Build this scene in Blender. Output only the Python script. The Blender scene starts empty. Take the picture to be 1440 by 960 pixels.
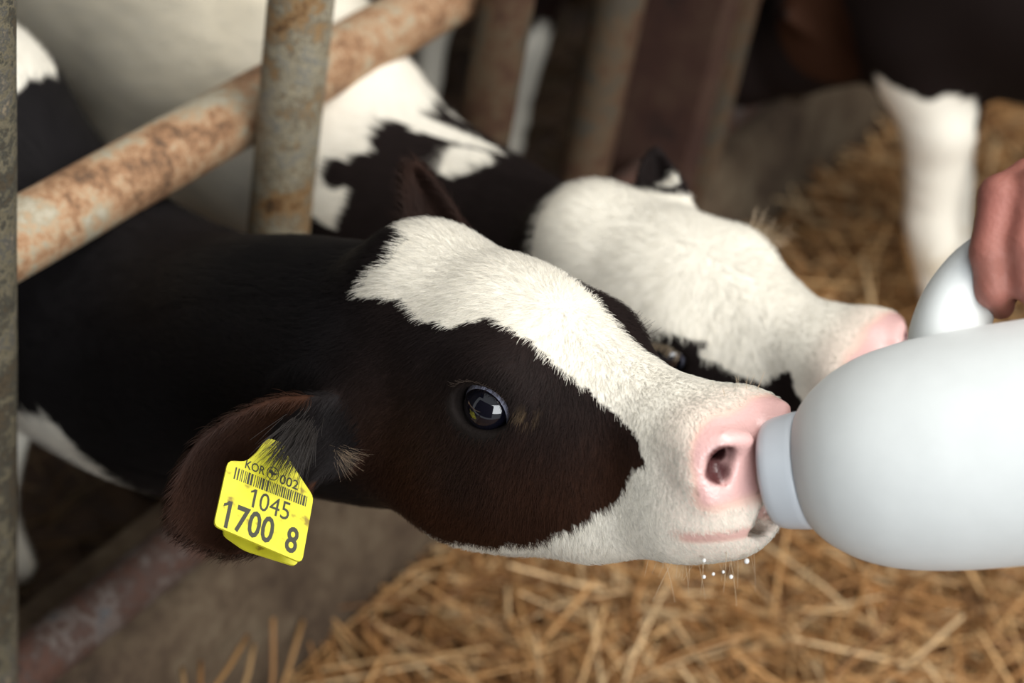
import bpy, bmesh, math, random
import numpy as np
from mathutils import Vector, Matrix
rng = np.random.default_rng(7)
random.seed(7)
SC = bpy.context.scene
COL = SC.collection

# ------------------------------------------------------------------ camera, world, light, exposure
FPX = 2685.0                                   # focal length in pixels of the 1440-wide frame
CAM = np.array([[0.83261505, -0.42784492, 0.35171139],
                [0.53224515, 0.44245153, -0.72176987],
                [0.15319033, 0.78815314, 0.59611019]])
CPOS = np.array([0.0, 0.0, 1.5])
cd = bpy.data.cameras.new('camera'); cam = bpy.data.objects.new('camera', cd); COL.objects.link(cam)
cd.sensor_width = 36.0; cd.lens = 36.0 * FPX / 1440.0
cd.clip_start = 0.01; cd.clip_end = 60
m4 = Matrix.Identity(4)
for i in range(3):
    for j in range(3): m4[i][j] = CAM[i, j]
    m4[i][3] = CPOS[i]
cam.matrix_world = m4
SC.camera = cam
cd.dof.use_dof = True; cd.dof.focus_distance = 1.13; cd.dof.aperture_fstop = 4.5

w = bpy.data.worlds.new('world'); SC.world = w; w.use_nodes = True
bg = w.node_tree.nodes['Background']
bg.inputs['Color'].default_value = (0.92, 0.96, 1.0, 1); bg.inputs['Strength'].default_value = 0.40

def area(name, loc, target, size, sizey, energy, col):
    l = bpy.data.lights.new(name, 'AREA'); l.shape = 'RECTANGLE'; l.size = size; l.size_y = sizey
    l.energy = energy; l.color = col
    o = bpy.data.objects.new(name, l); COL.objects.link(o); o.location = loc
    o.rotation_euler = (Vector(target) - Vector(loc)).to_track_quat('-Z', 'Y').to_euler()
    return o
area('roof_skylight', (1.2, 0.9, 3.6), (-0.35, 1.0, 0.6), 2.2, 4.2, 165, (1.0, 0.975, 0.93))
area('front_right_fill', (1.9, -1.8, 2.1), (-0.4, 1.0, 0.7), 2.8, 2.2, 120, (0.93, 0.97, 1.0))  # unseen lamp, set forward as frontal fill for bottle and muzzle

vs = SC.view_settings
vs.view_transform = 'Standard'; vs.look = 'None'; vs.gamma = 1.0; vs.use_curve_mapping = False
vs.exposure = 0.12

# ------------------------------------------------------------------ small helpers
def at(px, py, d):
    """world point seen at pixel px,py at distance d along the optical axis"""
    return CPOS + CAM @ np.array([(px - 720) / FPX, -(py - 480) / FPX, -1.0]) * d
def nrm(v):
    v = np.asarray(v, float); return v / (np.linalg.norm(v) + 1e-12)
def obj(name, data, mat=None, parent=None):
    o = bpy.data.objects.new(name, data); COL.objects.link(o)
    if mat is not None: o.data.materials.append(mat)
    if parent is not None: o.parent = parent
    return o
def tag(o, label=None, cat=None, group=None, kind=None):
    if label: o['label'] = label
    if cat: o['category'] = cat
    if group: o['group'] = group
    if kind: o['kind'] = kind
    return o
def empty(name, loc):
    o = bpy.data.objects.new(name, None); COL.objects.link(o); o.location = [float(c) for c in loc]; o.empty_display_size = 0.05
    bpy.context.view_layer.update(); return o
def child_of(o, p):
    o.parent = p; o.matrix_parent_inverse = Matrix.Translation(p.location).inverted() if p.type == 'EMPTY' else Matrix.Identity(4)
    return o
def mesh_np(name, V, Q, smooth=True):
    me = bpy.data.meshes.new(name)
    V = np.asarray(V, np.float32); Q = np.asarray(Q, np.int32)
    n = Q.shape[1]
    me.vertices.add(len(V)); me.vertices.foreach_set('co', V.ravel())
    me.loops.add(Q.size); me.loops.foreach_set('vertex_index', Q.ravel())
    me.polygons.add(len(Q)); me.polygons.foreach_set('loop_start', np.arange(len(Q), dtype=np.int32) * n)
    me.polygons.foreach_set('loop_total', np.full(len(Q), n, np.int32))
    me.update(calc_edges=True); me.validate()
    if smooth: me.polygons.foreach_set('use_smooth', np.ones(len(me.polygons), bool))
    return me
def vnoise(P, scale, seed=0):
    """smooth value noise -1..1 for an (n,3) array"""
    P = np.asarray(P, float) * scale + seed * 17.3
    i = np.floor(P).astype(np.int64); f = P - i; f = f * f * (3 - 2 * f)
    def h(a, b, c):
        n = (a * 73856093) ^ (b * 19349663) ^ (c * 83492791) ^ (seed * 2654435)
        n = (n ^ (n >> 13)) * 1274126177 & 0x7fffffff
        return (n % 100003) / 50001.5 - 1.0
    r = 0
    for a in (0, 1):
        for b in (0, 1):
            for c in (0, 1):
                wgt = (f[:, 0] if a else 1 - f[:, 0]) * (f[:, 1] if b else 1 - f[:, 1]) * (f[:, 2] if c else 1 - f[:, 2])
                r = r + wgt * h(i[:, 0] + a, i[:, 1] + b, i[:, 2] + c)
    return r
def spline(pts, n):
    """Catmull-Rom through the points -> n samples (any dimension)"""
    P = np.asarray(pts, float); P = np.vstack([2 * P[0] - P[1], P, 2 * P[-1] - P[-2]])
    m = len(P) - 3; out = []
    for t in np.linspace(0, m - 1e-9, n):
        i = int(t); u = t - i; a, b, c, d = P[i:i + 4]
        out.append(0.5 * (2 * b + (c - a) * u + (2 * a - 5 * b + 4 * c - d) * u * u + (3 * b - a - 3 * c + d) * u ** 3))
    return np.array(out)
def tube(pts, radii, seg=12, cap=True, flat=1.0, side=None):
    P = np.asarray(pts, float); R = np.broadcast_to(np.asarray(radii, float), (len(P),))
    T = np.gradient(P, axis=0); T /= np.linalg.norm(T, axis=1)[:, None] + 1e-12
    s = nrm(side) if side is not None else nrm(np.cross(T[0], [0.31, 0.2, 0.93]))
    V = []; Q = []
    for i in range(len(P)):
        s = nrm(s - T[i] * (s @ T[i])); b = np.cross(T[i], s)
        for k in range(seg):
            a = 2 * math.pi * k / seg; V.append(P[i] + R[i] * (math.cos(a) * s + flat * math.sin(a) * b))
    for i in range(len(P) - 1):
        for k in range(seg):
            k2 = (k + 1) % seg; Q.append((i * seg + k, i * seg + k2, (i + 1) * seg + k2, (i + 1) * seg + k))
    me = bpy.data.meshes.new('tube')
    F = list(Q)
    if cap: F += [tuple(range(seg - 1, -1, -1)), tuple((len(P) - 1) * seg + k for k in range(seg))]
    me.from_pydata([tuple(v) for v in V], [], F); me.update()
    me.polygons.foreach_set('use_smooth', [len(p.vertices) == 4 for p in me.polygons])
    return me
def lathe(prof, origin, axis, seg=48, side=(0, 0, 1)):
    """prof: (s along axis, radius)"""
    A = nrm(axis); s = nrm(np.asarray(side) - A * (A @ np.asarray(side))); b = np.cross(A, s); O = np.asarray(origin)
    V = []; F = []
    for (t, r) in prof:
        for k in range(seg):
            a = 2 * math.pi * k / seg; V.append(tuple(O + A * t + r * (math.cos(a) * s + math.sin(a) * b)))
    for i in range(len(prof) - 1):
        for k in range(seg):
            k2 = (k + 1) % seg; F.append((i * seg + k, i * seg + k2, (i + 1) * seg + k2, (i + 1) * seg + k))
    F.append(tuple(range(seg - 1, -1, -1))); F.append(tuple((len(prof) - 1) * seg + k for k in range(seg)))
    me = bpy.data.meshes.new('lathe'); me.from_pydata(V, [], F); me.update()
    me.polygons.foreach_set('use_smooth', [len(p.vertices) == 4 for p in me.polygons])
    return me

# ------------------------------------------------------------------ materials
def new_mat(name):
    m = bpy.data.materials.new(name); m.use_nodes = True
    nt = m.node_tree; return m, nt, nt.nodes['Principled BSDF']
def ramp(nt, stops, interp='LINEAR'):
    r = nt.nodes.new('ShaderNodeValToRGB'); r.color_ramp.interpolation = interp
    e = r.color_ramp.elements
    while len(e) < len(stops): e.new(0.5)
    for k, (p, c) in enumerate(stops): e[k].position = p; e[k].color = (*c, 1)
    return r
def noise(nt, vec, scale, detail=4, rough=0.6, dist=0.0):
    n = nt.nodes.new('ShaderNodeTexNoise'); n.inputs['Scale'].default_value = scale; n.inputs['Detail'].default_value = detail
    n.inputs['Roughness'].default_value = rough; n.inputs['Distortion'].default_value = dist
    if vec is not None: nt.links.new(vec, n.inputs['Vector'])
    return n
def geo_pos(nt):
    return nt.nodes.new('ShaderNodeNewGeometry').outputs['Position']
def mixc(nt, fac, a, b):
    m = nt.nodes.new('ShaderNodeMix'); m.data_type = 'RGBA'
    for sock, v in ((m.inputs['Factor'], fac), (m.inputs['A'], a), (m.inputs['B'], b)):
        pass
    ins = [i for i in m.inputs if i.enabled]
    for sock, v in zip(ins, (fac, a, b)):
        if hasattr(v, 'is_linked') or hasattr(v, 'links'): nt.links.new(v, sock)
        elif isinstance(v, tuple): sock.default_value = (*v, 1)
        else: sock.default_value = v
    return [o for o in m.outputs if o.enabled][0]
def bump(nt, h, strength, dist=0.002):
    b = nt.nodes.new('ShaderNodeBump'); b.inputs['Strength'].default_value = strength; b.inputs['Distance'].default_value = dist
    nt.links.new(h, b.inputs['Height']); return b.outputs['Normal']
def plain(name, col, rough=0.5, **kw):
    m, nt, p = new_mat(name); p.inputs['Base Color'].default_value = (*col, 1); p.inputs['Roughness'].default_value = rough
    for k, v in kw.items(): p.inputs[k.replace('_', ' ')].default_value = v
    return m
def rust_mat(name, stops, scale=60, big=9, spec=0.3, metal=0.0, rough=0.75, bstr=0.5):
    m, nt, p = new_mat(name); pos = geo_pos(nt)
    a = noise(nt, pos, scale, 6, 0.7); b = noise(nt, pos, big, 3, 0.55, 0.6); c = noise(nt, pos, scale * 4.5, 3, 0.7)
    mth = nt.nodes.new('ShaderNodeMath'); mth.operation = 'MULTIPLY_ADD'; nt.links.new(a.outputs['Fac'], mth.inputs[0]); mth.inputs[1].default_value = 0.62
    m2 = nt.nodes.new('ShaderNodeMath'); m2.operation = 'MULTIPLY'; nt.links.new(b.outputs['Fac'], m2.inputs[0]); m2.inputs[1].default_value = 0.75
    nt.links.new(m2.outputs[0], mth.inputs[2])
    m3 = nt.nodes.new('ShaderNodeMath'); m3.operation = 'MULTIPLY_ADD'; nt.links.new(c.outputs['Fac'], m3.inputs[0]); m3.inputs[1].default_value = 0.42; nt.links.new(mth.outputs[0], m3.inputs[2])
    m4_ = nt.nodes.new('ShaderNodeMath'); m4_.operation = 'SUBTRACT'; nt.links.new(m3.outputs[0], m4_.inputs[0]); m4_.inputs[1].default_value = 0.395
    r = ramp(nt, stops); nt.links.new(m4_.outputs[0], r.inputs['Fac']); nt.links.new(r.outputs['Color'], p.inputs['Base Color'])
    p.inputs['Roughness'].default_value = rough; p.inputs['Metallic'].default_value = metal
    nt.links.new(bump(nt, a.outputs['Fac'], bstr, 0.003), p.inputs['Normal'])
    return m
M_rail = rust_mat('rusty_rail', [(0.27, (0.0714, 0.0457, 0.0287)), (0.38, (0.2500, 0.1306, 0.0645)), (0.46, (0.4047, 0.2220, 0.1147)), (0.53, (0.4762, 0.3395, 0.2079)), (0.59, (0.3333, 0.2938, 0.2079)), (0.66, (0.5000, 0.4439, 0.3369)), (0.8, (0.3095, 0.2611, 0.1864))], 95, 13, bstr=0.9)
M_post = rust_mat('galvanised_rusty_post', [(0.26, (0.0366, 0.0275, 0.0167)), (0.36, (0.2074, 0.1045, 0.0372)), (0.43, (0.3416, 0.2200, 0.1023)), (0.49, (0.1220, 0.1155, 0.0930)), (0.55, (0.4026, 0.3410, 0.2232)), (0.62, (0.1464, 0.1540, 0.1488)), (0.70, (0.4392, 0.3740, 0.2511)), (0.82, (0.2440, 0.1320, 0.0558))], 75, 17, bstr=0.8)
M_post_near = rust_mat('mossy_grimy_post', [(0.24, (0.016, 0.014, 0.010)), (0.38, (0.075, 0.055, 0.03)), (0.46, (0.035, 0.035, 0.028)), (0.54, (0.15, 0.125, 0.075)), (0.62, (0.06, 0.06, 0.055)), (0.75, (0.27, 0.21, 0.13))], 70, 18, bstr=0.9)
M_post_dark = rust_mat('dark_rusty_post', [(0.25, (0.0263, 0.0165, 0.0105)), (0.42, (0.0750, 0.0338, 0.0165)), (0.52, (0.0975, 0.0638, 0.0338)), (0.62, (0.0525, 0.0488, 0.0375)), (0.8, (0.1200, 0.0750, 0.0450))], 45, 10)
M_red_post = rust_mat('red_brown_post', [(0.25, (0.0186, 0.0087, 0.0062)), (0.45, (0.0465, 0.0174, 0.0112)), (0.6, (0.0620, 0.0310, 0.0186)), (0.8, (0.0806, 0.0465, 0.0279))], 30, 8)
M_lowrail = rust_mat('grimy_low_rail', [(0.28, (0.018, 0.012, 0.010)), (0.40, (0.085, 0.036, 0.022)), (0.50, (0.06, 0.035, 0.027)), (0.58, (0.13, 0.10, 0.085)), (0.68, (0.05, 0.05, 0.055)), (0.8, (0.30, 0.29, 0.27))], 26, 11, bstr=0.9)
M_concrete = rust_mat('stained_concrete', [(0.24, (0.0264, 0.0150, 0.0070)), (0.4, (0.0616, 0.0378, 0.0211)), (0.52, (0.0968, 0.0651, 0.0378)), (0.66, (0.1408, 0.1038, 0.0642)), (0.85, (0.2024, 0.1628, 0.1100))], 16, 5, rough=0.9)
M_muck = rust_mat('trampled_muck', [(0.25, (0.012, 0.007, 0.004)), (0.45, (0.035, 0.019, 0.010)), (0.6, (0.06, 0.032, 0.016)), (0.8, (0.10, 0.06, 0.03))], 28, 7, rough=0.8)
M_barnwall = rust_mat('dark_barn_boards', [(0.2, (0.006, 0.004, 0.003)), (0.5, (0.014, 0.010, 0.007)), (0.8, (0.022, 0.016, 0.012))], 8, 3, rough=0.9)
M_soil = rust_mat('straw_bed_base', [(0.2, (0.025, 0.012, 0.005)), (0.5, (0.075, 0.038, 0.014)), (0.8, (0.15, 0.08, 0.03))], 40, 8, rough=0.95)

def vcol_mat(name, attr='col', rough=0.7, spec=0.25, sss=0.0, bump_scale=0):
    m, nt, p = new_mat(name)
    a = nt.nodes.new('ShaderNodeAttribute'); a.attribute_name = attr
    nt.links.new(a.outputs['Color'], p.inputs['Base Color']); p.inputs['Roughness'].default_value = rough
    p.inputs['Specular IOR Level'].default_value = spec
    if sss: p.inputs['Subsurface Weight'].default_value = sss; p.inputs['Subsurface Radius'].default_value = (0.012, 0.005, 0.003)
    if bump_scale:
        n = noise(nt, geo_pos(nt), bump_scale, 4, 0.65); nt.links.new(bump(nt, n.outputs['Fac'], 0.35, 0.002), p.inputs['Normal'])
    return m
def coat_mat(name):
    """skin / close coat: colour attribute, wet attribute lowers the roughness on the nose"""
    m, nt, p = new_mat(name)
    a = nt.nodes.new('ShaderNodeAttribute'); a.attribute_name = 'col'; nt.links.new(a.outputs['Color'], p.inputs['Base Color'])
    wv = nt.nodes.new('ShaderNodeAttribute'); wv.attribute_name = 'wet'
    mr = nt.nodes.new('ShaderNodeMapRange'); nt.links.new(wv.outputs['Fac'], mr.inputs['Value']); mr.inputs['To Min'].default_value = 0.75; mr.inputs['To Max'].default_value = 0.16
    nt.links.new(mr.outputs['Result'], p.inputs['Roughness'])
    ms = nt.nodes.new('ShaderNodeMapRange'); nt.links.new(wv.outputs['Fac'], ms.inputs['Value']); ms.inputs['To Min'].default_value = 0.08; ms.inputs['To Max'].default_value = 0.6
    nt.links.new(ms.outputs['Result'], p.inputs['Specular IOR Level'])
    n = noise(nt, geo_pos(nt), 420, 3, 0.6); nt.links.new(bump(nt, n.outputs['Fac'], 0.45, 0.0012), p.inputs['Normal'])
    return m
M_coat = coat_mat('calf_coat')
def fur_mat(name):
    m, nt, p = new_mat(name)
    a = nt.nodes.new('ShaderNodeAttribute'); a.attribute_name = 'hcol'; nt.links.new(a.outputs['Color'], p.inputs['Base Color'])
    n = nt.nodes.new('ShaderNodeAttribute'); n.attribute_name = 'hnrm'
    g = nt.nodes.new('ShaderNodeNewGeometry')
    s1 = nt.nodes.new('ShaderNodeVectorMath'); s1.operation = 'SCALE'; s1.inputs['Scale'].default_value = 0.35; nt.links.new(g.outputs['Normal'], s1.inputs[0])
    s2 = nt.nodes.new('ShaderNodeVectorMath'); s2.operation = 'ADD'; nt.links.new(s1.outputs[0], s2.inputs[0]); nt.links.new(n.outputs['Vector'], s2.inputs[1])
    s3 = nt.nodes.new('ShaderNodeVectorMath'); s3.operation = 'NORMALIZE'; nt.links.new(s2.outputs[0], s3.inputs[0])
    nt.links.new(s3.outputs[0], p.inputs['Normal'])
    p.inputs['Roughness'].default_value = 0.6; p.inputs['Specular IOR Level'].default_value = 0.12
    return m
M_fur = fur_mat('calf_fur')

# ------------------------------------------------------------------ signed-distance modelling (one continuous surface per animal / hand)
def smin(a, b, k):
    h = np.clip(0.5 + 0.5 * (b - a) / k, 0, 1); return b * (1 - h) + a * h - k * h * (1 - h)
class Field:
    def __init__(s, lo, hi, fine_lo, fine_hi, fine, coarse):
        ax = []
        for i in range(3):
            c = []; x = fine_lo[i]
            n = max(1, int(round((fine_hi[i] - fine_lo[i]) / fine))); mid = np.linspace(fine_lo[i], fine_hi[i], n + 1)
            def grow(start, end, sgn):
                out = []; x = start; st = fine
                while (end - x) * sgn > 0:
                    st = min(coarse, st * 1.22); x = x + sgn * st; out.append(x)
                return out
            left = grow(fine_lo[i], lo[i], -1)[::-1]; right = grow(fine_hi[i], hi[i], 1)
            ax.append(np.array(list(left) + list(mid) + list(right), np.float32))
        s.ax = ax; s.F = np.full([len(a) for a in ax], 0.3, np.float32)
    def _sub(s, lo, hi, k):
        sl = []
        for i in range(3):
            a = np.searchsorted(s.ax[i], lo[i] - k); b = np.searchsorted(s.ax[i], hi[i] + k)
            sl.append(slice(max(0, a - 2), min(len(s.ax[i]), b + 2)))
        if any(q.stop - q.start < 1 for q in sl): return None, None
        X = s.ax[0][sl[0]][:, None, None]; Y = s.ax[1][sl[1]][None, :, None]; Z = s.ax[2][sl[2]][None, None, :]
        return tuple(sl), (X, Y, Z)
    def apply(s, fn, lo, hi, k, op='add'):
        sl, G = s._sub(lo, hi, k + 0.02)
        if sl is None: return
        d = fn(*G); f = s.F[sl]
        if op == 'add': s.F[sl] = smin(f, d, k)
        else: s.F[sl] = -smin(-f, d, k)
    def chain(s, pts, radii, k=0.02, op='add', kin=None):
        P = [np.asarray(p, float) for p in pts]
        lo = np.min([p - r for p, r in zip(P, radii)], 0); hi = np.max([p + r for p, r in zip(P, radii)], 0)
        def fn(X, Y, Z):
            D = None
            for a, b, r1, r2 in zip(P[:-1], P[1:], radii[:-1], radii[1:]):
                ab = b - a; L = ab @ ab + 1e-12
                t = np.clip(((X - a[0]) * ab[0] + (Y - a[1]) * ab[1] + (Z - a[2]) * ab[2]) / L, 0, 1)
                d = np.sqrt((X - a[0] - t * ab[0]) ** 2 + (Y - a[1] - t * ab[1]) ** 2 + (Z - a[2] - t * ab[2]) ** 2) - (r1 + t * (r2 - r1))
                D = d if D is None else (smin(D, d, kin) if kin else np.minimum(D, d))
            return D
        s.apply(fn, lo, hi, k, op)
    def ell(s, c, r, R=None, k=0.02, op='add', p=2.0):
        c = np.asarray(c, float); r = np.asarray(r, float); R = np.eye(3) if R is None else R
        ext = np.sqrt(((R * r) ** 2).sum(1)) * (1.0 if p <= 2 else 1.25)
        def fn(X, Y, Z):
            dx, dy, dz = X - c[0], Y - c[1], Z - c[2]
            q = [(R[0, i] * dx + R[1, i] * dy + R[2, i] * dz) / r[i] for i in range(3)]
            if p == 2.0: k0 = np.sqrt(q[0] ** 2 + q[1] ** 2 + q[2] ** 2)
            else: k0 = (np.abs(q[0]) ** p + np.abs(q[1]) ** p + np.abs(q[2]) ** p) ** (1 / p)
            k1 = np.sqrt((q[0] / r[0]) ** 2 + (q[1] / r[1]) ** 2 + (q[2] / r[2]) ** 2)
            return k0 * (k0 - 1) / (k1 + 1e-9)
        s.apply(fn, c - ext, c + ext, k, op)
    def cloud(s, P, r, k=0.01):
        P = np.asarray(P); r = np.asarray(r)
        sl, (X, Y, Z) = s._sub((P - r[:, None]).min(0), (P + r[:, None]).max(0), k + 0.01)
        sh = np.broadcast_shapes(X.shape, Y.shape, Z.shape)
        D = np.full(sh, 9.0, np.float32)
        for p, q in zip(P, r):
            np.minimum(D, np.sqrt((X - p[0]) ** 2 + (Y - p[1]) ** 2 + (Z - p[2]) ** 2) - q, out=D)
        s.F[sl] = smin(s.F[sl], D, k)
    def mesh(s, smooth=3):
        F = s.F; ins = F < 0
        c = np.zeros([n - 1 for n in F.shape], np.int8)
        for a in (0, 1):
            for b in (0, 1):
                for d in (0, 1):
                    c += ins[a:F.shape[0] - 1 + a, b:F.shape[1] - 1 + b, d:F.shape[2] - 1 + d]
        act = (c > 0) & (c < 8); I = np.argwhere(act); idx = np.full(act.shape, -1, np.int64); idx[act] = np.arange(len(I))
        acc = np.zeros((len(I), 3)); cnt = np.zeros(len(I)); i, j, k = I.T
        x, y, z = s.ax
        for axis in range(3):
            oth = [q for q in range(3) if q != axis]
            for u in (0, 1):
                for v in (0, 1):
                    o = [0, 0, 0]; o[oth[0]] = u; o[oth[1]] = v; e = list(o); e[axis] = 1
                    f0 = F[i + o[0], j + o[1], k + o[2]]; f1 = F[i + e[0], j + e[1], k + e[2]]
                    cr = (f0 < 0) != (f1 < 0); t = np.where(cr, f0 / (f0 - f1 + 1e-20), 0)
                    P0 = np.stack([x[i + o[0]], y[j + o[1]], z[k + o[2]]], 1); P1 = np.stack([x[i + e[0]], y[j + e[1]], z[k + e[2]]], 1)
                    acc += np.where(cr[:, None], P0 + (P1 - P0) * t[:, None], 0); cnt += cr
        V = acc / cnt[:, None]; Q = []
        for axis in range(3):
            a0 = [slice(None)] * 3; a1 = [slice(None)] * 3; a0[axis] = slice(0, -1); a1[axis] = slice(1, None)
            A = ins[tuple(a0)]; B = ins[tuple(a1)]; E = np.argwhere(A != B)
            o1, o2 = [(1, 2), (2, 0), (0, 1)][axis]
            E = E[(E[:, o1] > 0) & (E[:, o2] > 0) & (E[:, o1] < F.shape[o1] - 1) & (E[:, o2] < F.shape[o2] - 1)]
            flip = A[tuple(E.T)]
            def cell(d1, d2):
                q = E.copy(); q[:, o1] -= d1; q[:, o2] -= d2; return idx[tuple(q.T)]
            q = np.stack([cell(1, 1), cell(0, 1), cell(0, 0), cell(1, 0)], 1)
            q[~flip] = q[~flip][:, ::-1]; Q.append(q)
        Q = np.vstack(Q); Q = Q[(Q >= 0).all(1)]
        ed = np.vstack([Q[:, [0, 1]], Q[:, [1, 2]], Q[:, [2, 3]], Q[:, [3, 0]]])
        for it in range(smooth):
            for lam in (0.5, -0.42):
                S = np.zeros_like(V); N = np.bincount(ed.ravel(), minlength=len(V))
                for d in range(3):
                    S[:, d] = np.bincount(ed[:, 0], V[ed[:, 1], d], len(V)) + np.bincount(ed[:, 1], V[ed[:, 0], d], len(V))
                V = V + lam * (S / np.maximum(N, 1)[:, None] - V)
        return V, Q
def quad_normals(V, Q):
    n = np.cross(V[Q[:, 2]] - V[Q[:, 0]], V[Q[:, 3]] - V[Q[:, 1]]); N = np.zeros_like(V)
    for k in range(4):
        for d in range(3): N[:, d] += np.bincount(Q[:, k], n[:, d], len(V))
    return N / (np.linalg.norm(N, axis=1)[:, None] + 1e-12), np.linalg.norm(n, axis=1) * 0.5
def set_attr(me, name, typ, arr):
    a = me.attributes.new(name, typ, 'POINT')
    key = {'FLOAT_COLOR': 'color', 'FLOAT': 'value', 'FLOAT_VECTOR': 'vector'}[typ]
    if typ == 'FLOAT_COLOR': arr = np.c_[arr, np.ones(len(arr))]
    a.data.foreach_set(key, np.asarray(arr, np.float32).ravel())
def fur(name, V, Q, Nv, n, wfun, colfun, dirfun, lenfun, parent, lift=0.26, rad=0.00010, seed=1):
    """short coat hair as curves rooted on the surface; wfun = density weight per quad centre"""
    r = np.random.default_rng(seed)
    cen = V[Q].mean(1); _, ar = quad_normals(V, Q)
    wq = ar * wfun(cen); keep = wq > 0; Qk = Q[keep]; wq = wq[keep]
    pick = r.choice(len(Qk), n, p=wq / wq.sum()); q = Qk[pick]
    u = r.random((n, 1)); v = r.random((n, 1))
    def bil(A): return A[q[:, 0]] * (1 - u) * (1 - v) + A[q[:, 1]] * u * (1 - v) + A[q[:, 2]] * u * v + A[q[:, 3]] * (1 - u) * v
    P = bil(V); N = bil(Nv); N /= np.linalg.norm(N, axis=1)[:, None] + 1e-9
    D = dirfun(P) ; D = D + 0.16 * np.stack([vnoise(P, 55, 3), vnoise(P, 55, 4), vnoise(P, 55, 5)], 1) + r.normal(0, 0.16, (n, 3))
    D -= N * (D * N).sum(1)[:, None]; D /= np.linalg.norm(D, axis=1)[:, None] + 1e-9
    L = lenfun(P) * r.uniform(0.7, 1.25, n)
    lf = (lift * r.uniform(0.5, 1.5, n))[:, None]; L = L[:, None]
    pts = np.stack([P - N * 0.0006, P + D * L * 0.33 + N * L * lf * 0.5, P + D * L * 0.68 + N * L * lf * 0.72, P + D * L + N * L * lf * 0.7], 1)
    hc = bpy.data.hair_curves.new(name); hc.add_curves([4] * n)
    hc.attributes['position'].data.foreach_set('vector', pts.astype(np.float32).ravel())
    ra = hc.attributes.get('radius') or hc.attributes.new('radius', 'FLOAT', 'POINT')
    ra.data.foreach_set('value', np.tile(np.array([1, 0.9, 0.65, 0.2]) * rad, n).astype(np.float32))
    c = colfun(P, r); a = hc.attributes.new('hcol', 'FLOAT_COLOR', 'CURVE'); a.data.foreach_set('color', np.c_[c, np.ones(n)].astype(np.float32).ravel())
    a = hc.attributes.new('hnrm', 'FLOAT_VECTOR', 'CURVE'); a.data.foreach_set('vector', N.astype(np.float32).ravel())
    o = bpy.data.objects.new(name, hc); COL.objects.link(o); hc.materials.append(M_fur)
    o.parent = parent; o['kind'] = 'stuff'
    return o

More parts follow.
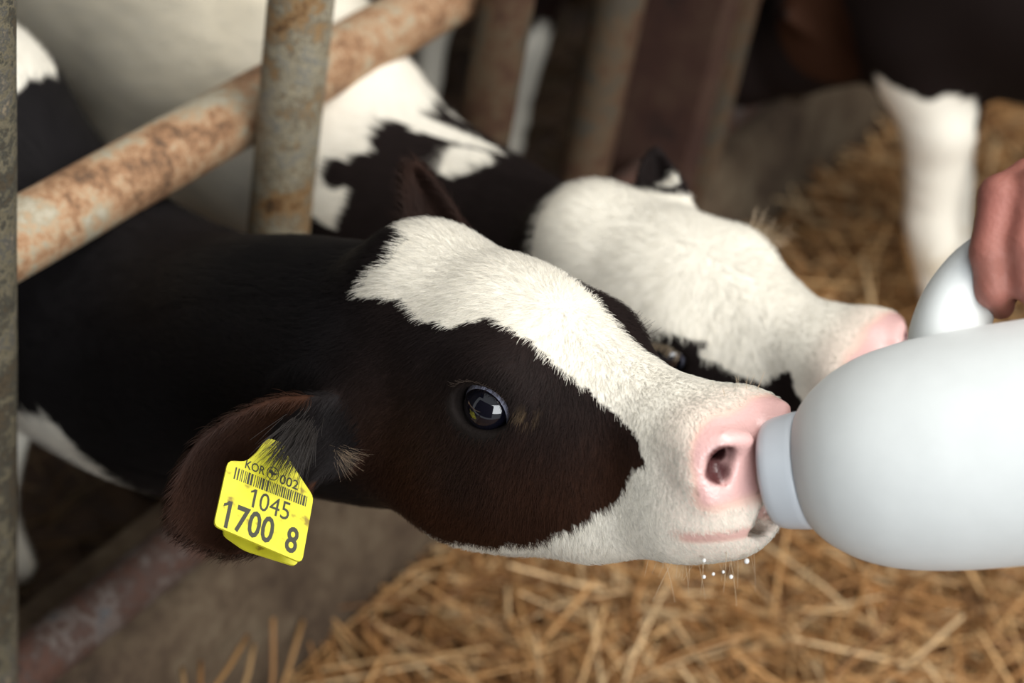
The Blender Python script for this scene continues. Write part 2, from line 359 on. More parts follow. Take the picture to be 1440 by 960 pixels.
# ------------------------------------------------------------------ calves
def head_sdf(f, R, o, mouth_open=0.0, fine=True):
    W = lambda p: o + R @ np.asarray(p, float)
    def ell(c, r, k=0.02, op='add', both=False, rot=None, p=2.0):
        for sgn in ((1, -1) if both else (1,)):
            RR = R if rot is None else R @ (rot if sgn > 0 else np.diag([1, -1, 1]) @ rot @ np.diag([1, -1, 1]))
            f.ell(W((c[0], c[1] * sgn, c[2])), r, RR, k, op, p)
    def ch(pts, rad, k=0.02, op='add', both=False, kin=None):
        for sgn in ((1, -1) if both else (1,)):
            f.chain([W((p[0], p[1] * sgn, p[2])) for p in pts], rad, k, op, kin)
    # skull and forehead
    ell((0.052, 0, -0.050), (0.080, 0.064, 0.072), 0.02)
    ell((0.006, 0, 0.000), (0.034, 0.040, 0.034), 0.03)
    ell((0.092, 0, -0.046), (0.060, 0.058, 0.048), 0.03)
    ell((0.112, 0.043, -0.042), (0.030, 0.023, 0.026), 0.018, both=True)
    # face and bridge of the nose
    ell((0.160, 0, -0.092), (0.085, 0.037, 0.044), 0.04)
    ch([(0.12, 0, -0.058), (0.19, 0, -0.073), (0.232, 0, -0.083)], [0.041, 0.032, 0.031], 0.03)
    # muzzle
    ell((0.231, 0, -0.088), (0.032, 0.040, 0.034), 0.03, p=2.4)
    ell((0.243, 0.021, -0.064), (0.016, 0.017, 0.014), 0.018, both=True)
    ell((0.240, 0, -0.101), (0.026, 0.033, 0.018), 0.02)
    # lower jaw, cheeks
    ch([(0.07, 0.026, -0.108), (0.11, 0.023, -0.114), (0.15, 0.019, -0.118), (0.215, 0.010, -0.114), (0.243, 0.0, -0.116)], [0.041, 0.036, 0.030, 0.0195, 0.0120], 0.03, both=True, kin=0.02)
    ell((0.058, 0.038, -0.090), (0.060, 0.029, 0.060), 0.035, both=True)
    ell((0.115, 0.032, -0.088), (0.055, 0.021, 0.034), 0.035, both=True)
    if not fine: return
    # eye socket with lids
    for sgn in (1, -1):
        E = np.array([0.1145, 0.0625 * sgn, -0.050]); n = nrm((0.22, 0.95 * sgn, 0.16)); t = nrm(np.array([0.96, -0.22 * sgn, -0.18])); t = nrm(t - n * (t @ n)); up = np.cross(n, t) * sgn
        if up[2] < 0: up = -up
        f.ell(W(E - n * 0.003), (0.0195, 0.0155, 0.014), R @ np.stack([t, up, n], 1), 0.004, 'sub')
        ring = [E + t * 0.0212 * math.cos(a) + up * 0.0168 * math.sin(a) - n * (0.0012 + 0.0045 * math.cos(a) ** 2) for a in np.linspace(0, 2 * math.pi, 25)]
        f.chain([W(p) for p in ring], [0.0034] * 25, 0.004)
        brow = [E + t * 0.0285 * math.cos(a) + up * 0.0235 * math.sin(a) - n * (0.003 + 0.006 * math.cos(a) ** 2) for a in np.linspace(0.15 * math.pi, 0.85 * math.pi, 10)]
        f.chain([W(p) for p in brow], [0.003] + [0.0052] * 8 + [0.003], 0.008)
        crease = [E + t * 0.0245 * math.cos(a) + up * 0.0190 * math.sin(a) + n * (0.0005 - 0.004 * math.cos(a) ** 2) for a in np.linspace(0.05 * math.pi, 0.95 * math.pi, 12)]
        f.chain([W(p) for p in crease], [0.0019] * 12, 0.002, 'sub')
        # nostril: a comma opening forward and out
        ns = [(0.2690, 0.0205, -0.0610), (0.2640, 0.0295, -0.0660), (0.2600, 0.0315, -0.0740), (0.2620, 0.0285, -0.0840)]
        ns = [(p[0], p[1] * sgn, p[2]) for p in ns]
        f.chain([W(p) for p in ns], [0.0045, 0.0100, 0.0088, 0.0035], 0.003, 'sub', 0.004)
        f.chain([W(ns[1]), W((0.245, 0.017 * sgn, -0.068))], [0.006, 0.005], 0.004, 'sub')
        # wing of the nostril
        wing = [(0.2700, 0.0140, -0.0610), (0.2650, 0.0280, -0.0575), (0.2530, 0.0360, -0.0650), (0.2510, 0.0370, -0.0770), (0.256, 0.033, -0.089)]
        f.chain([W((p[0], p[1] * sgn, p[2])) for p in wing], [0.001, 0.0015, 0.0025, 0.0035, 0.003], 0.016)
        # mouth line
        mo = [(0.208, 0.0375, -0.1150), (0.226, 0.0360, -0.1140), (0.242, 0.0315, -0.1150), (0.256, 0.022, -0.1165), (0.266, 0.010, -0.1165)]
        f.chain([W((p[0], p[1] * sgn, p[2])) for p in mo], [0.0012, 0.0022, 0.0028, 0.003, 0.003], 0.004, 'sub')
    # philtrum
    f.chain([W((0.2725, 0, -0.066)), W((0.2725, 0, -0.085)), W((0.270, 0, -0.100))], [0.0015] * 3, 0.004, 'sub')
    # mouth opened round the teat
    f.chain([W((0.215, 0, -0.112)), W((0.285, 0, -0.112))], [0.009, 0.012], 0.006, 'sub')

def ear_cloud(ribs, n=22, m=15, r0=0.0046):
    """ribs: list of (upper, middle, lower) world points from base to tip -> sphere cloud on a cupped leaf"""
    U = spline([r[0] for r in ribs], n); Mi = spline([r[1] for r in ribs], n); L = spline([r[2] for r in ribs], n)
    P = []; Rr = []
    for i in range(n):
        for v in np.linspace(-1, 1, m):
            a = 0.5 * v * (v - 1); b = 1 - v * v; c = 0.5 * v * (v + 1)
            P.append(a * U[i] + b * Mi[i] + c * L[i]); Rr.append(r0 * (0.62 + 0.38 * (1 - v * v)) * (1 - 0.25 * i / n))
    return np.array(P), np.array(Rr)
def ear_local(R, o, sgn, back=0.35, droop=0.25, length=0.118, width=0.042):
    W = lambda p: o + R @ np.asarray(p, float)
    b = np.array([-0.004, 0.058 * sgn, -0.052]); d = nrm((-back, sgn, -droop)); wv = nrm(np.cross((1, 0, 0), d) * sgn); cup = nrm(np.cross(d, wv))
    if cup[0] < 0: cup = -cup
    ribs = []
    for u, wd, c in ((0, 0.45, 0.35), (0.22, 0.85, 0.45), (0.5, 1.0, 0.4), (0.75, 0.75, 0.3), (0.93, 0.32, 0.12), (1.0, 0.08, 0.0)):
        q = b + d * length * u
        ribs.append((W(q + wv * width * wd + cup * width * c), W(q), W(q - wv * width * wd + cup * width * c)))
    return ribs
def body_sdf(f, org, heading, s=1.0, legs=True, tail=True, lean=0.0):
    """standing calf trunk: org = point on the ground under the shoulder, heading = unit vector to the front"""
    h = nrm([heading[0], heading[1], 0]); l = np.array([-h[1], h[0], 0]); B = np.stack([h, l, [0, 0, 1]], 1); org = np.asarray(org, float)
    W = lambda p: org + B @ (np.asarray(p, float) * s)
    e = lambda c, r, k: f.ell(W(c), np.asarray(r) * s, B, k * s)
    e((0.0, 0, 0.565), (0.17, 0.115, 0.165), 0.03)
    e((-0.10, 0, 0.585), (0.16, 0.115, 0.165), 0.08)
    e((-0.32, 0, 0.560), (0.28, 0.142, 0.172), 0.09)
    e((-0.58, 0, 0.610), (0.15, 0.118, 0.135), 0.09)
    f.chain([W((-0.05, 0, 0.735)), W((-0.30, 0, 0.715)), W((-0.62, 0, 0.735))], [0.03 * s, 0.03 * s, 0.025 * s], 0.06)
    for g in (1, -1):
        e((0.02, 0.075 * g, 0.54), (0.075, 0.05, 0.13), 0.06)
        if not legs: continue
        k = lambda x, y, z: W((x - lean * (0.47 - z) / 0.47, y * g, z))
        f.chain([k(0.03, 0.085, 0.47), k(-0.005, 0.085, 0.37), k(0.012, 0.078, 0.235), k(0.008, 0.078, 0.205), k(0.0, 0.077, 0.085), k(0.012, 0.077, 0.03)],
                [0.062 * s, 0.045 * s, 0.031 * s, 0.029 * s, 0.021 * s, 0.026 * s], 0.04 * s, kin=0.015)
        e((-0.56, 0.075 * g, 0.54), (0.12, 0.06, 0.15), 0.06)
        f.chain([W((-0.54, 0.095 * g, 0.50)), W((-0.53, 0.10 * g, 0.40)), W((-0.66, 0.085 * g, 0.285)), W((-0.665, 0.083 * g, 0.25)), W((-0.635, 0.082 * g, 0.09)), W((-0.615, 0.082 * g, 0.03))],
                [0.085 * s, 0.062 * s, 0.034 * s, 0.031 * s, 0.022 * s, 0.027 * s], 0.04 * s, kin=0.02)
        for q in ((0.025 - lean * 0.93, 0.077 * g), (-0.60, 0.082 * g)):
            f.chain([W((q[0], q[1], 0.035)), W((q[0] + 0.022, q[1], 0.016))], [0.024 * s, 0.017 * s], 0.012)
    if tail:
        f.chain([W((-0.71, 0, 0.68)), W((-0.755, 0, 0.58)), W((-0.76, 0, 0.40)), W((-0.75, 0, 0.30))], [0.028 * s, 0.02 * s, 0.015 * s, 0.024 * s], 0.02)
    return W
def toloc(P, R, o): return (P - o) @ R
WHITE = np.array([0.92, 0.87, 0.755]); BLACK = np.array([0.0105, 0.0092, 0.0098]); BROWN = np.array([0.045, 0.017, 0.008]); PINK = np.array([0.78, 0.47, 0.44])
def inpoly(x, y, poly):
    r = np.zeros(len(x), bool); n = len(poly); j = n - 1
    for i in range(n):
        xi, yi = poly[i]; xj, yj = poly[j]
        c = ((yi > y) != (yj > y)) & (x < (xj - xi) * (y - yi) / (yj - yi + 1e-12) + xi); r ^= c; j = i
    return r
def unwrap(Lp):
    """head-local points -> (x along the head, angle round the head: 0 on top, + to the animal's right side)"""
    return Lp[:, 0], np.arctan2(-Lp[:, 1], Lp[:, 2] + 0.075)
def eye_parts(parent, R, o, sgn, gaze=(0, 0, 0), r=0.0185):
    W = lambda p: o + R @ np.asarray(p, float)
    E = np.array([0.1145, 0.0625 * sgn, -0.050]); n = nrm((0.22, 0.95 * sgn, 0.16))
    c = W(E - n * 0.0135); g = nrm(R @ nrm(n + np.asarray(gaze, float)))
    prof = [(math.cos(a) * r, math.sin(a) * r) for a in np.linspace(math.pi - 0.01, 0.01, 28)]
    e = obj('eyeball', lathe(prof, c, g, 40), M_sclera, parent); e['label'] = 'wet bluish white of the eye'
    pr = []
    for t in np.linspace(0.95, 0.0, 16):                       # bulging cornea/iris cap
        rr = r * 1.012; bul = 0.0012 * (1 - (t / 0.95) ** 2)
        pr.append((math.cos(t) * rr + bul, max(1e-5, math.sin(t) * rr)))
    e2 = obj('iris', lathe([(pr[0][0] - 0.002, pr[0][1])] + pr, c, g, 40), M_iris, e); e2['label'] = 'glossy near black iris'
    return c
M_sclera = plain('eye_white', (0.42, 0.43, 0.56), 0.08, Coat_Weight=1.0, Coat_Roughness=0.03)
M_iris = plain('eye_iris', (0.004, 0.004, 0.008), 0.04, Coat_Weight=1.0, Coat_Roughness=0.02)
M_whisker = plain('whisker_hair', (0.55, 0.42, 0.28), 0.5)

def build_calf(name, f, R, o, colfun, smooth=3):
    V, Q = f.mesh(smooth); N, _ = quad_normals(V, Q)
    me = mesh_np(name, V, Q); c, wet = colfun(V, N)
    set_attr(me, 'col', 'FLOAT_COLOR', c); set_attr(me, 'wet', 'FLOAT', wet)
    ob = obj(name, me, M_coat)
    return ob, V, Q, N

# ---- the calf drinking, nearest to the camera
R1 = np.array([[0.8898, 0.217, -0.4014], [-0.1665, 0.9758, 0.1587], [0.4239, -0.0753, 0.9046]]); O1 = np.array([-0.5002, 0.8709, 0.7912])
H1 = lambda p: O1 + R1 @ np.asarray(p, float)
f = Field((-1.85, 0.66, 0.02), (-0.19, 1.16, 0.90), (-0.70, 0.665, 0.565), (-0.205, 1.03, 0.875), 0.0022, 0.02)
body_sdf(f, (-1.06, 0.985, 0.03), (1, -0.02, 0), 0.93)
nk = spline([H1((0.02, 0, -0.045)), H1((-0.06, 0.0, -0.070)), (-0.68, 0.935, 0.598), (-0.75, 0.965, 0.568), (-0.85, 0.985, 0.550), (-1.0, 0.985, 0.565)], 18)
f.chain(nk, np.interp(np.linspace(0, 1, 18), [0, .2, .4, .6, .8, 1], [0.055, 0.062, 0.062, 0.060, 0.062, 0.085]), 0.04, kin=0.03)
nk2 = spline([H1((0.03, 0, -0.085)), (-0.585, 0.885, 0.665), (-0.68, 0.915, 0.585), (-0.77, 0.95, 0.525), (-0.87, 0.975, 0.500), (-1.0, 0.985, 0.49)], 18)
f.chain(nk2, np.interp(np.linspace(0, 1, 18), [0, .2, .4, .6, .8, 1], [0.055, 0.066, 0.078, 0.084, 0.090, 0.10]), 0.05, kin=0.03)
head_sdf(f, R1, O1)
px = lambda *a: [at(*q) for q in a]
EAR_R = [px((492, 568, 1.195), (487, 606, 1.205), (495, 645, 1.19)), px((430, 560, 1.165), (432, 618, 1.192), (446, 672, 1.178)), px((360, 572, 1.150), (366, 655, 1.180), (396, 752, 1.166)),
         px((288, 614, 1.143), (302, 690, 1.166), (338, 776, 1.158)), px((250, 672, 1.140), (264, 716, 1.150), (288, 765, 1.148)), px((243, 712, 1.142), (250, 732, 1.146), (262, 752, 1.146))]
f.cloud(*ear_cloud(EAR_R, 46, 34), k=0.008)
f.chain([H1((0.015, -0.052, -0.06)), at(470, 606, 1.200)], [0.026, 0.020], 0.02)
EAR_L = [px((600, 372, 1.275), (622, 372, 1.29), (668, 372, 1.275)), px((574, 325, 1.29), (610, 325, 1.305), (656, 330, 1.29)), px((568, 280, 1.305), (596, 280, 1.318), (634, 288, 1.305)), px((570, 245, 1.315), (586, 245, 1.325), (606, 250, 1.315)), px((578, 231, 1.32), (583, 231, 1.32), (589, 232, 1.32))]
f.cloud(*ear_cloud(EAR_L, 34, 24), k=0.008)
f.chain([H1((0.015, 0.052, -0.05)), at(632, 375, 1.28)], [0.026, 0.020], 0.02)
def sstep(a, b, x):
    t = np.clip((x - a) / (b - a), 0, 1); return t * t * (3 - 2 * t)
PAT1 = [(0.0165, 0.169), (0.019, 0.338), (0.0093, 0.442), (-0.0008, 0.608), (0.014, 0.6), (0.03, 0.587), (0.0426, 0.586), (0.0584, 0.664), (0.0728, 0.661), (0.087, 0.665), (0.0936, 0.576), (0.1072, 0.529), (0.1207, 0.541), (0.134, 0.57), (0.1483, 0.607), (0.1613, 0.696), (0.179, 0.854), (0.1992, 1.073), (0.2116, 1.21), (0.2196, 1.564), (0.212, 1.663), (0.2068, 1.887), (0.1921, 2.112), (0.1654, 2.291), (0.1295, 2.413), (0.1071, 2.433),
        (0.09, 2.9), (0.06, 3.3), (0.5, 3.3), (0.5, -3.3), (0.06, -3.3), (0.10, -2.43), (0.165, -2.29), (0.20, -2.0), (0.216, -1.6), (0.205, -1.1), (0.187, -0.72), (0.172, -0.42), (0.155, -0.34), (0.13, -0.36), (0.10, -0.44), (0.07, -0.50), (0.04, -0.50), (0.02, -0.42), (0.004, -0.30), (-0.008, 0.0)]
EYE1 = H1((0.1145, -0.0625, -0.050))
def white1(P):
    L = toloc(P, R1, O1); x, th = unwrap(L)
    nz = vnoise(P, 160, 11); nz2 = vnoise(P, 45, 12)
    xx = x + 0.0022 * nz + 0.0015 * nz2; tt = th + 0.035 * nz2 + 0.03 * vnoise(P, 200, 13)
    onhead = (L[:, 0] > -0.03) & (np.abs(L[:, 1]) < 0.085)
    wm = inpoly(xx, tt, PAT1) & onhead
    wm |= onhead & (x > 0.035) & (x < 0.11) & (np.abs(tt) > 2.46)
    zz = P[:, 2] + 0.012 * nz2; X = P[:, 0]
    wm |= (X < -0.70) & (zz < 0.50 - 0.35 * np.abs(X + 0.80))
    wm |= (X < -0.9) & (zz < 0.43)
    wm |= (np.linalg.norm((P - np.array([-1.06, 0.97, 0.75])) / np.array([0.125, 0.16, 0.15]), axis=1) + 0.10 * nz2 < 1)
    return wm
def coatcol(P, wm, r, warm=None):
    n = len(P); k = np.clip(0.5 + 0.5 * vnoise(P, 14, 21), 0, 1)[:, None]
    b = BLACK * (1 - k) + BROWN * k if warm is None else BLACK * (1 - warm[:, None]) + BROWN * warm[:, None]
    wcol = WHITE * (1 - 0.08 * np.clip(vnoise(P, 25, 22), 0, 1))[:, None]
    c = np.where(wm[:, None], wcol, b)
    L = toloc(P, R1, O1); tn = (sstep(0.010, 0.002, np.linalg.norm((L - np.array([0.143, -0.056, -0.053])) * np.array([0.9, 0.5, 1.2]), axis=1)) * (vnoise(P, 400, 25) > -0.1) * 0.28)[:, None]
    c = c * (1 - tn) + np.array([0.28, 0.19, 0.10]) * tn
    if r is not None: c = c * r.uniform(0.78, 1.18, (n, 1))
    return c
def warm1(P):
    L = toloc(P, R1, O1); x, th = unwrap(L)
    w_ = sstep(-0.04, 0.06, x) * (0.25 + 0.75 * sstep(0.7, 2.2, np.abs(th)))
    ear = (np.linalg.norm(P - at(330, 680, 1.16), axis=1) < 0.075); w_ = np.where(ear, 0.85, w_); w_ = np.where(np.linalg.norm(P - at(445, 610, 1.185), axis=1) < 0.030, 0.05, w_); w_ = np.where(np.linalg.norm(P - at(600, 275, 1.31), axis=1) < 0.05, 0.6, w_)
    return np.clip(w_ * (0.75 + 0.4 * vnoise(P, 20, 23)), 0, 1)
def nosew(P, R, o):
    L = toloc(P, R, o); x = L[:, 0] + 0.003 * vnoise(P, 80, 31)
    pad = sstep(0.246, 0.257, x) * sstep(-0.105, -0.090, L[:, 2])
    lip = sstep(0.0055, 0.002, np.abs(L[:, 2] + 0.1155)) * sstep(0.228, 0.244, x)
    return np.maximum(pad, lip * 0.9)
def nostril_dist(P, R, o):
    L = toloc(P, R, o); d = np.full(len(P), 9.0)
    for sgn in (1, -1):
        for q in ((0.262, 0.0295, -0.067), (0.259, 0.031, -0.075), (0.250, 0.02, -0.068), (0.245, 0.017, -0.068)):
            d = np.minimum(d, np.linalg.norm(L - np.array([q[0], q[1] * sgn, q[2]]), axis=1))
    return d
def skin(P, R, o, wm, warm=None):
    c = coatcol(P, wm, None, warm)
    pw = nosew(P, R, o)[:, None]; fre = (vnoise(P, 330, 33) > 0.72)[:, None]
    pk = PINK * (0.92 + 0.12 * vnoise(P, 60, 34))[:, None]
    pk = np.where(fre & (pw < 0.95), PINK * 0.35, pk)
    L = toloc(P, R, o)
    blush = (sstep(0.215, 0.25, L[:, 0]) * 0.35)[:, None]
    c = np.where(wm[:, None], c * (1 - blush) + np.array([0.85, 0.56, 0.46]) * blush, c)
    rim = (4 * pw * (1 - pw)); pk = pk * (1 - 0.6 * rim) + np.array([0.72, 0.40, 0.28]) * 0.6 * rim
    c = c * (1 - pw) + pk * pw
    ns = sstep(0.0105, 0.0075, nostril_dist(P, R, o))[:, None]; c = c * (1 - ns) + np.array([0.10, 0.035, 0.035]) * ns
    for sgn in (1, -1):
        e = np.linalg.norm(L - np.array([0.1145, 0.0625 * sgn, -0.050]), axis=1); ew = sstep(0.030, 0.022, e)[:, None]
        c = c * (1 - ew) + np.array([0.012, 0.009, 0.008]) * ew
    return c, pw[:, 0]
def col1(P, N):
    return skin(P, R1, O1, white1(P), warm1(P))
calf1, V1, Q1, N1 = build_calf('calf', f, R1, O1, col1)
tag(calf1, 'black and white calf with a yellow tagged ear sucking on the white bottle', 'calf', 'calves')
for s_ in (1, -1): eye_parts(calf1, R1, O1, s_, (-0.10, 0, -0.34))
def headfur(P, R, o, eyes=True):
    L = toloc(P, R, o); wgt = (nosew(P, R, o) < 0.5).astype(float); wgt *= nostril_dist(P, R, o) > 0.014
    for sgn in (1, -1):
        d = L - np.array([0.1145, 0.0625 * sgn, -0.050]); wgt *= ((d[:, 0] / 0.0215) ** 2 + (d[:, 2] / 0.0170) ** 2 + (d[:, 1] / 0.03) ** 2) > 1
    return wgt
def headdir(P, R, o, whorl, neckdir):
    L = toloc(P, R, o); d = L - np.asarray(whorl); d /= np.linalg.norm(d, axis=1)[:, None] + 0.02
    d = d + np.array([-0.1, 0, -0.25]); d = d @ R.T
    k = sstep(0.0, -0.06, L[:, 0])[:, None]
    return d * (1 - k) + np.asarray(neckdir) * k
def headlen(P, R, o, base=0.0072):
    L = toloc(P, R, o); x = L[:, 0]
    return base * (0.42 + 0.58 * sstep(0.24, 0.13, x)) * (1 + 0.5 * sstep(0.02, -0.10, x)) * (1 + 0.6 * sstep(0.06, 0.0, x) * (np.abs(L[:, 1]) < 0.05))
def earmask(P): return (np.linalg.norm(P - at(350, 660, 1.165), axis=1) < 0.085)
EARDIR = nrm(at(262, 740, 1.15) - at(470, 600, 1.19))
def dir1(P):
    d = headdir(P, R1, O1, (0.135, -0.004, 0.0), (-1, 0.05, -0.25))
    return np.where(earmask(P)[:, None], EARDIR + np.array([0, 0, -0.5]), d)
fur('fur', V1, Q1, N1, 300000, lambda c: headfur(c, R1, O1) * (0.10 + 0.90 * sstep(-0.78, -0.60, c[:, 0])),
    lambda P, r: coatcol(P, white1(P), r, warm1(P)), dir1, lambda P: headlen(P, R1, O1) * np.where(earmask(P), 1.35, 1.0), calf1, seed=2)

# ---- second calf, head beside the first, cream trunk in the pen
R2 = np.array([[0.9108, 0.0789, -0.4053], [-0.1898, 0.9517, -0.2413], [0.3667, 0.2967, 0.8818]]); u_, _, v_ = np.linalg.svd(R2); R2 = u_ @ v_
O2 = np.array([-0.5202, 1.1476, 0.6836]); H2 = lambda p: O2 + R2 @ np.asarray(p, float)
f = Field((-1.85, 0.98, 0.02), (-0.22, 1.66, 0.84), (-0.64, 1.02, 0.545), (-0.24, 1.26, 0.78), 0.0032, 0.02)
body_sdf(f, (-1.04, 1.34, 0.02), (0.98, -0.15, 0), 0.93)
nk = spline([H2((0.02, 0, -0.045)), H2((-0.05, 0.0, -0.07)), (-0.66, 1.235, 0.565), (-0.80, 1.285, 0.545), (-0.98, 1.335, 0.60)], 16)
f.chain(nk, np.interp(np.linspace(0, 1, 16), [0, .25, .5, .75, 1], [0.055, 0.06, 0.062, 0.068, 0.09]), 0.05, kin=0.03)
nk = spline([H2((0.03, 0, -0.085)), H2((-0.04, 0, -0.11)), (-0.66, 1.225, 0.53), (-0.80, 1.275, 0.51), (-0.98, 1.33, 0.53)], 16)
f.chain(nk, np.interp(np.linspace(0, 1, 16), [0, .25, .5, .75, 1], [0.055, 0.066, 0.08, 0.09, 0.112]), 0.06, kin=0.03)
head_sdf(f, R2, O2)
EAR2 = [px((900, 300, 1.50), (925, 300, 1.52), (962, 300, 1.50)), px((898, 262, 1.51), (925, 260, 1.53), (958, 262, 1.51)), px((902, 235, 1.52), (922, 232, 1.535), (946, 236, 1.52)), px((912, 218, 1.53), (922, 216, 1.535), (932, 219, 1.53)), px((918, 212, 1.53), (921, 211, 1.53), (924, 212, 1.53))]
f.cloud(*ear_cloud(EAR2, 30, 22), k=0.008)
f.cloud(*ear_cloud(ear_local(R2, O2, -1, 0.75, 0.45), 30, 22), k=0.008)
f.chain([H2((0.015, 0.045, -0.045)), at(930, 300, 1.51)], [0.026, 0.020], 0.02)
PATCH2 = [(0.07, 1.3), (0.094, 1.124), (0.1113, 0.987), (0.135, 0.895), (0.1512, 0.957), (0.1452, 1.156), (0.1617, 1.308), (0.174, 1.403), (0.1893, 1.528), (0.1971, 1.361), (0.2122, 1.132), (0.2159, 1.422), (0.2219, 1.636), (0.2264, 1.861), (0.22, 2.2), (0.17, 2.3), (0.12, 2.1), (0.08, 1.9), (0.062, 1.6)]
def white2(P):
    L = toloc(P, R2, O2); x, th = unwrap(L); nz2 = vnoise(P, 45, 41); nz = vnoise(P, 160, 42)
    onhead = (L[:, 0] + 0.006 * nz2 > -0.012) & (np.abs(L[:, 1]) < 0.08)
    wm = onhead & ~inpoly(x + 0.003 * nz, th + 0.05 * nz2, PATCH2) & ~((np.abs(th + 1.5) < 0.35) & (np.abs(x - 0.115) < 0.03))
    wm &= ~(np.linalg.norm(P - at(928, 240, 1.52), axis=1) < 0.036)
    X = P[:, 0]; zz = P[:, 2] + 0.01 * nz2
    body = X + 0.05 * nz2 - 0.25 * (zz - 0.6) < -0.775
    wm |= body
    wm |= np.linalg.norm((P - np.array([-0.672, 1.222, 0.645])) / np.array([0.024, 0.026, 0.03]), axis=1) + 0.25 * nz2 < 1
    wm |= (np.linalg.norm((P - np.array([-0.715, 1.262, 0.64])) / np.array([0.06, 0.016, 0.04]), axis=1) + 0.2 * nz2 < 1)
    wm |= np.linalg.norm(P - at(938, 256, 1.51), axis=1) < 0.010
    return wm
def col2(P, N):
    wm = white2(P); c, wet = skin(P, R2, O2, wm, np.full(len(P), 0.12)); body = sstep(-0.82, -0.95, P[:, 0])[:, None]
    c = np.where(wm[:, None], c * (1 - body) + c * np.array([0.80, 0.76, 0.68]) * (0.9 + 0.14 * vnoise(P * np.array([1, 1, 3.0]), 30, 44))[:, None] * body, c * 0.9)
    return c, wet
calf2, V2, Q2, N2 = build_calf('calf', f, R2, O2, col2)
tag(calf2, 'mostly white faced calf reaching past the black faced calf towards the bottle handle', 'calf', 'calves')
for s_ in (1, -1): eye_parts(calf2, R2, O2, s_, (-0.1, 0, -0.1))
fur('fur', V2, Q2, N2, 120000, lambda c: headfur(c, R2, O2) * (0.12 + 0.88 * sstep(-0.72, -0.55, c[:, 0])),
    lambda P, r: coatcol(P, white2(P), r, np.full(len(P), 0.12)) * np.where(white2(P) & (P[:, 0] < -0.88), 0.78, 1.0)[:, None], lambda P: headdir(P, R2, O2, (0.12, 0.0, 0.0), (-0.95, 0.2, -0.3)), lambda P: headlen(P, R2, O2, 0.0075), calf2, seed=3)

# ---- black calf standing on the straw at the far right, head down by the fence
fw = nrm((-0.72, -0.20, -0.66)); lf = nrm(np.cross((0, 0, 1), fw)); R4 = np.stack([fw, lf, np.cross(fw, lf)], 1); O4 = np.array([-0.66, 2.10, 0.585]); H4 = lambda p: O4 + R4 @ np.asarray(p, float)
f = Field((-0.92, 1.85, 0.0), (0.38, 2.58, 0.80), (-0.88, 1.92, 0.33), (-0.60, 2.22, 0.62), 0.006, 0.014)
body_sdf(f, (-0.555, 2.15, 0.03), (-0.97, -0.24, 0), 1.0, lean=0.15)
nk = spline([H4((0.0, 0, -0.06)), H4((-0.08, 0, -0.07)), (-0.50, 2.14, 0.60)], 8)
f.chain(nk, np.linspace(0.075, 0.12, 8), 0.06, kin=0.03)
head_sdf(f, R4, O4, fine=False)
EAR4 = [px((1262, 0, 2.36), (1262, 14, 2.38), (1258, 34, 2.36)), px((1225, 2, 2.335), (1222, 24, 2.355), (1222, 52, 2.335)), px((1180, 6, 2.32), (1176, 30, 2.34), (1178, 58, 2.32)), px((1135, 10, 2.31), (1132, 26, 2.32), (1140, 48, 2.31)), px((1104, 18, 2.30), (1104, 24, 2.30), (1108, 30, 2.30))]
f.cloud(*ear_cloud(EAR4, 16, 12, 0.007), k=0.012)
f.cloud(*ear_cloud(ear_local(R4, O4, -1, 0.2, 0.2), 14, 10, 0.007), k=0.012)
f.chain([H4((0.01, 0.05, -0.05)), at(1258, 14, 2.37)], [0.028, 0.022], 0.02)
def col4(P, N):
    n2 = vnoise(P, 30, 51)
    bx = (P - np.array([-0.555, 2.15, 0.0])) @ np.array([-0.97, -0.24, 0]); zz = P[:, 2] - 0.03
    wm = (zz + 0.01 * n2 < 0.43) & (np.abs(bx - 0.005 + 0.15 * (0.47 - zz) / 0.47) < 0.058) & (zz > 0.03)
    c = coatcol(P, wm, None, np.full(len(P), 0.2)); dirt = (sstep(0.05, 0.0, np.abs(P[:, 2] - 0.21)) * 0.45 * (vnoise(P, 40, 52) > 0))[:, None]
    c = np.where(wm[:, None], c * (1 - dirt) + np.array([0.45, 0.33, 0.16]) * dirt, c)
    ear = np.linalg.norm(P - at(1180, 30, 2.33), axis=1) < 0.075
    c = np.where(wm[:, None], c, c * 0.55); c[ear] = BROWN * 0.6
    return c, np.zeros(len(P))
calf4, V4, Q4, N4 = build_calf('calf', f, R4, O4, col4)
tag(calf4, 'dark calf with a white front leg standing on the straw at far right', 'calf', 'calves')
for s_ in (1, -1): eye_parts(calf4, R4, O4, s_)

# ---- black calf with white legs at the back of the pen
fw = nrm((0.12, -0.88, -0.35)); lf = nrm(np.cross((0, 0, 1), fw)); R5 = np.stack([fw, lf, np.cross(fw, lf)], 1); O5 = np.array([-1.165, 1.90, 0.84]); H5 = lambda p: O5 + R5 @ np.asarray(p, float)
f = Field((-1.55, 1.55, 0.0), (-0.92, 2.95, 0.92), (-1.3, 1.6, 0.6), (-1.0, 1.95, 0.9), 0.012, 0.016)
body_sdf(f, (-1.180, 2.135, 0.03), (0.1, -1, 0), 0.95)
f.chain(spline([H5((0.0, 0, -0.06)), H5((-0.1, 0, -0.08)), (-1.18, 2.15, 0.62)], 8), np.linspace(0.08, 0.12, 8), 0.06, kin=0.03)
head_sdf(f, R5, O5, fine=False)
for s_ in (1, -1): f.cloud(*ear_cloud(ear_local(R5, O5, s_, 0.3, 0.2), 12, 9, 0.009), k=0.012)
def col5(P, N):
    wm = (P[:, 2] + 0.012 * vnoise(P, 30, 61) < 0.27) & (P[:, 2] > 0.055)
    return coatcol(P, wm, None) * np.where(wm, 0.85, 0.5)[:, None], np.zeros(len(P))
calf5, V5, Q5, N5 = build_calf('calf', f, R5, O5, col5)
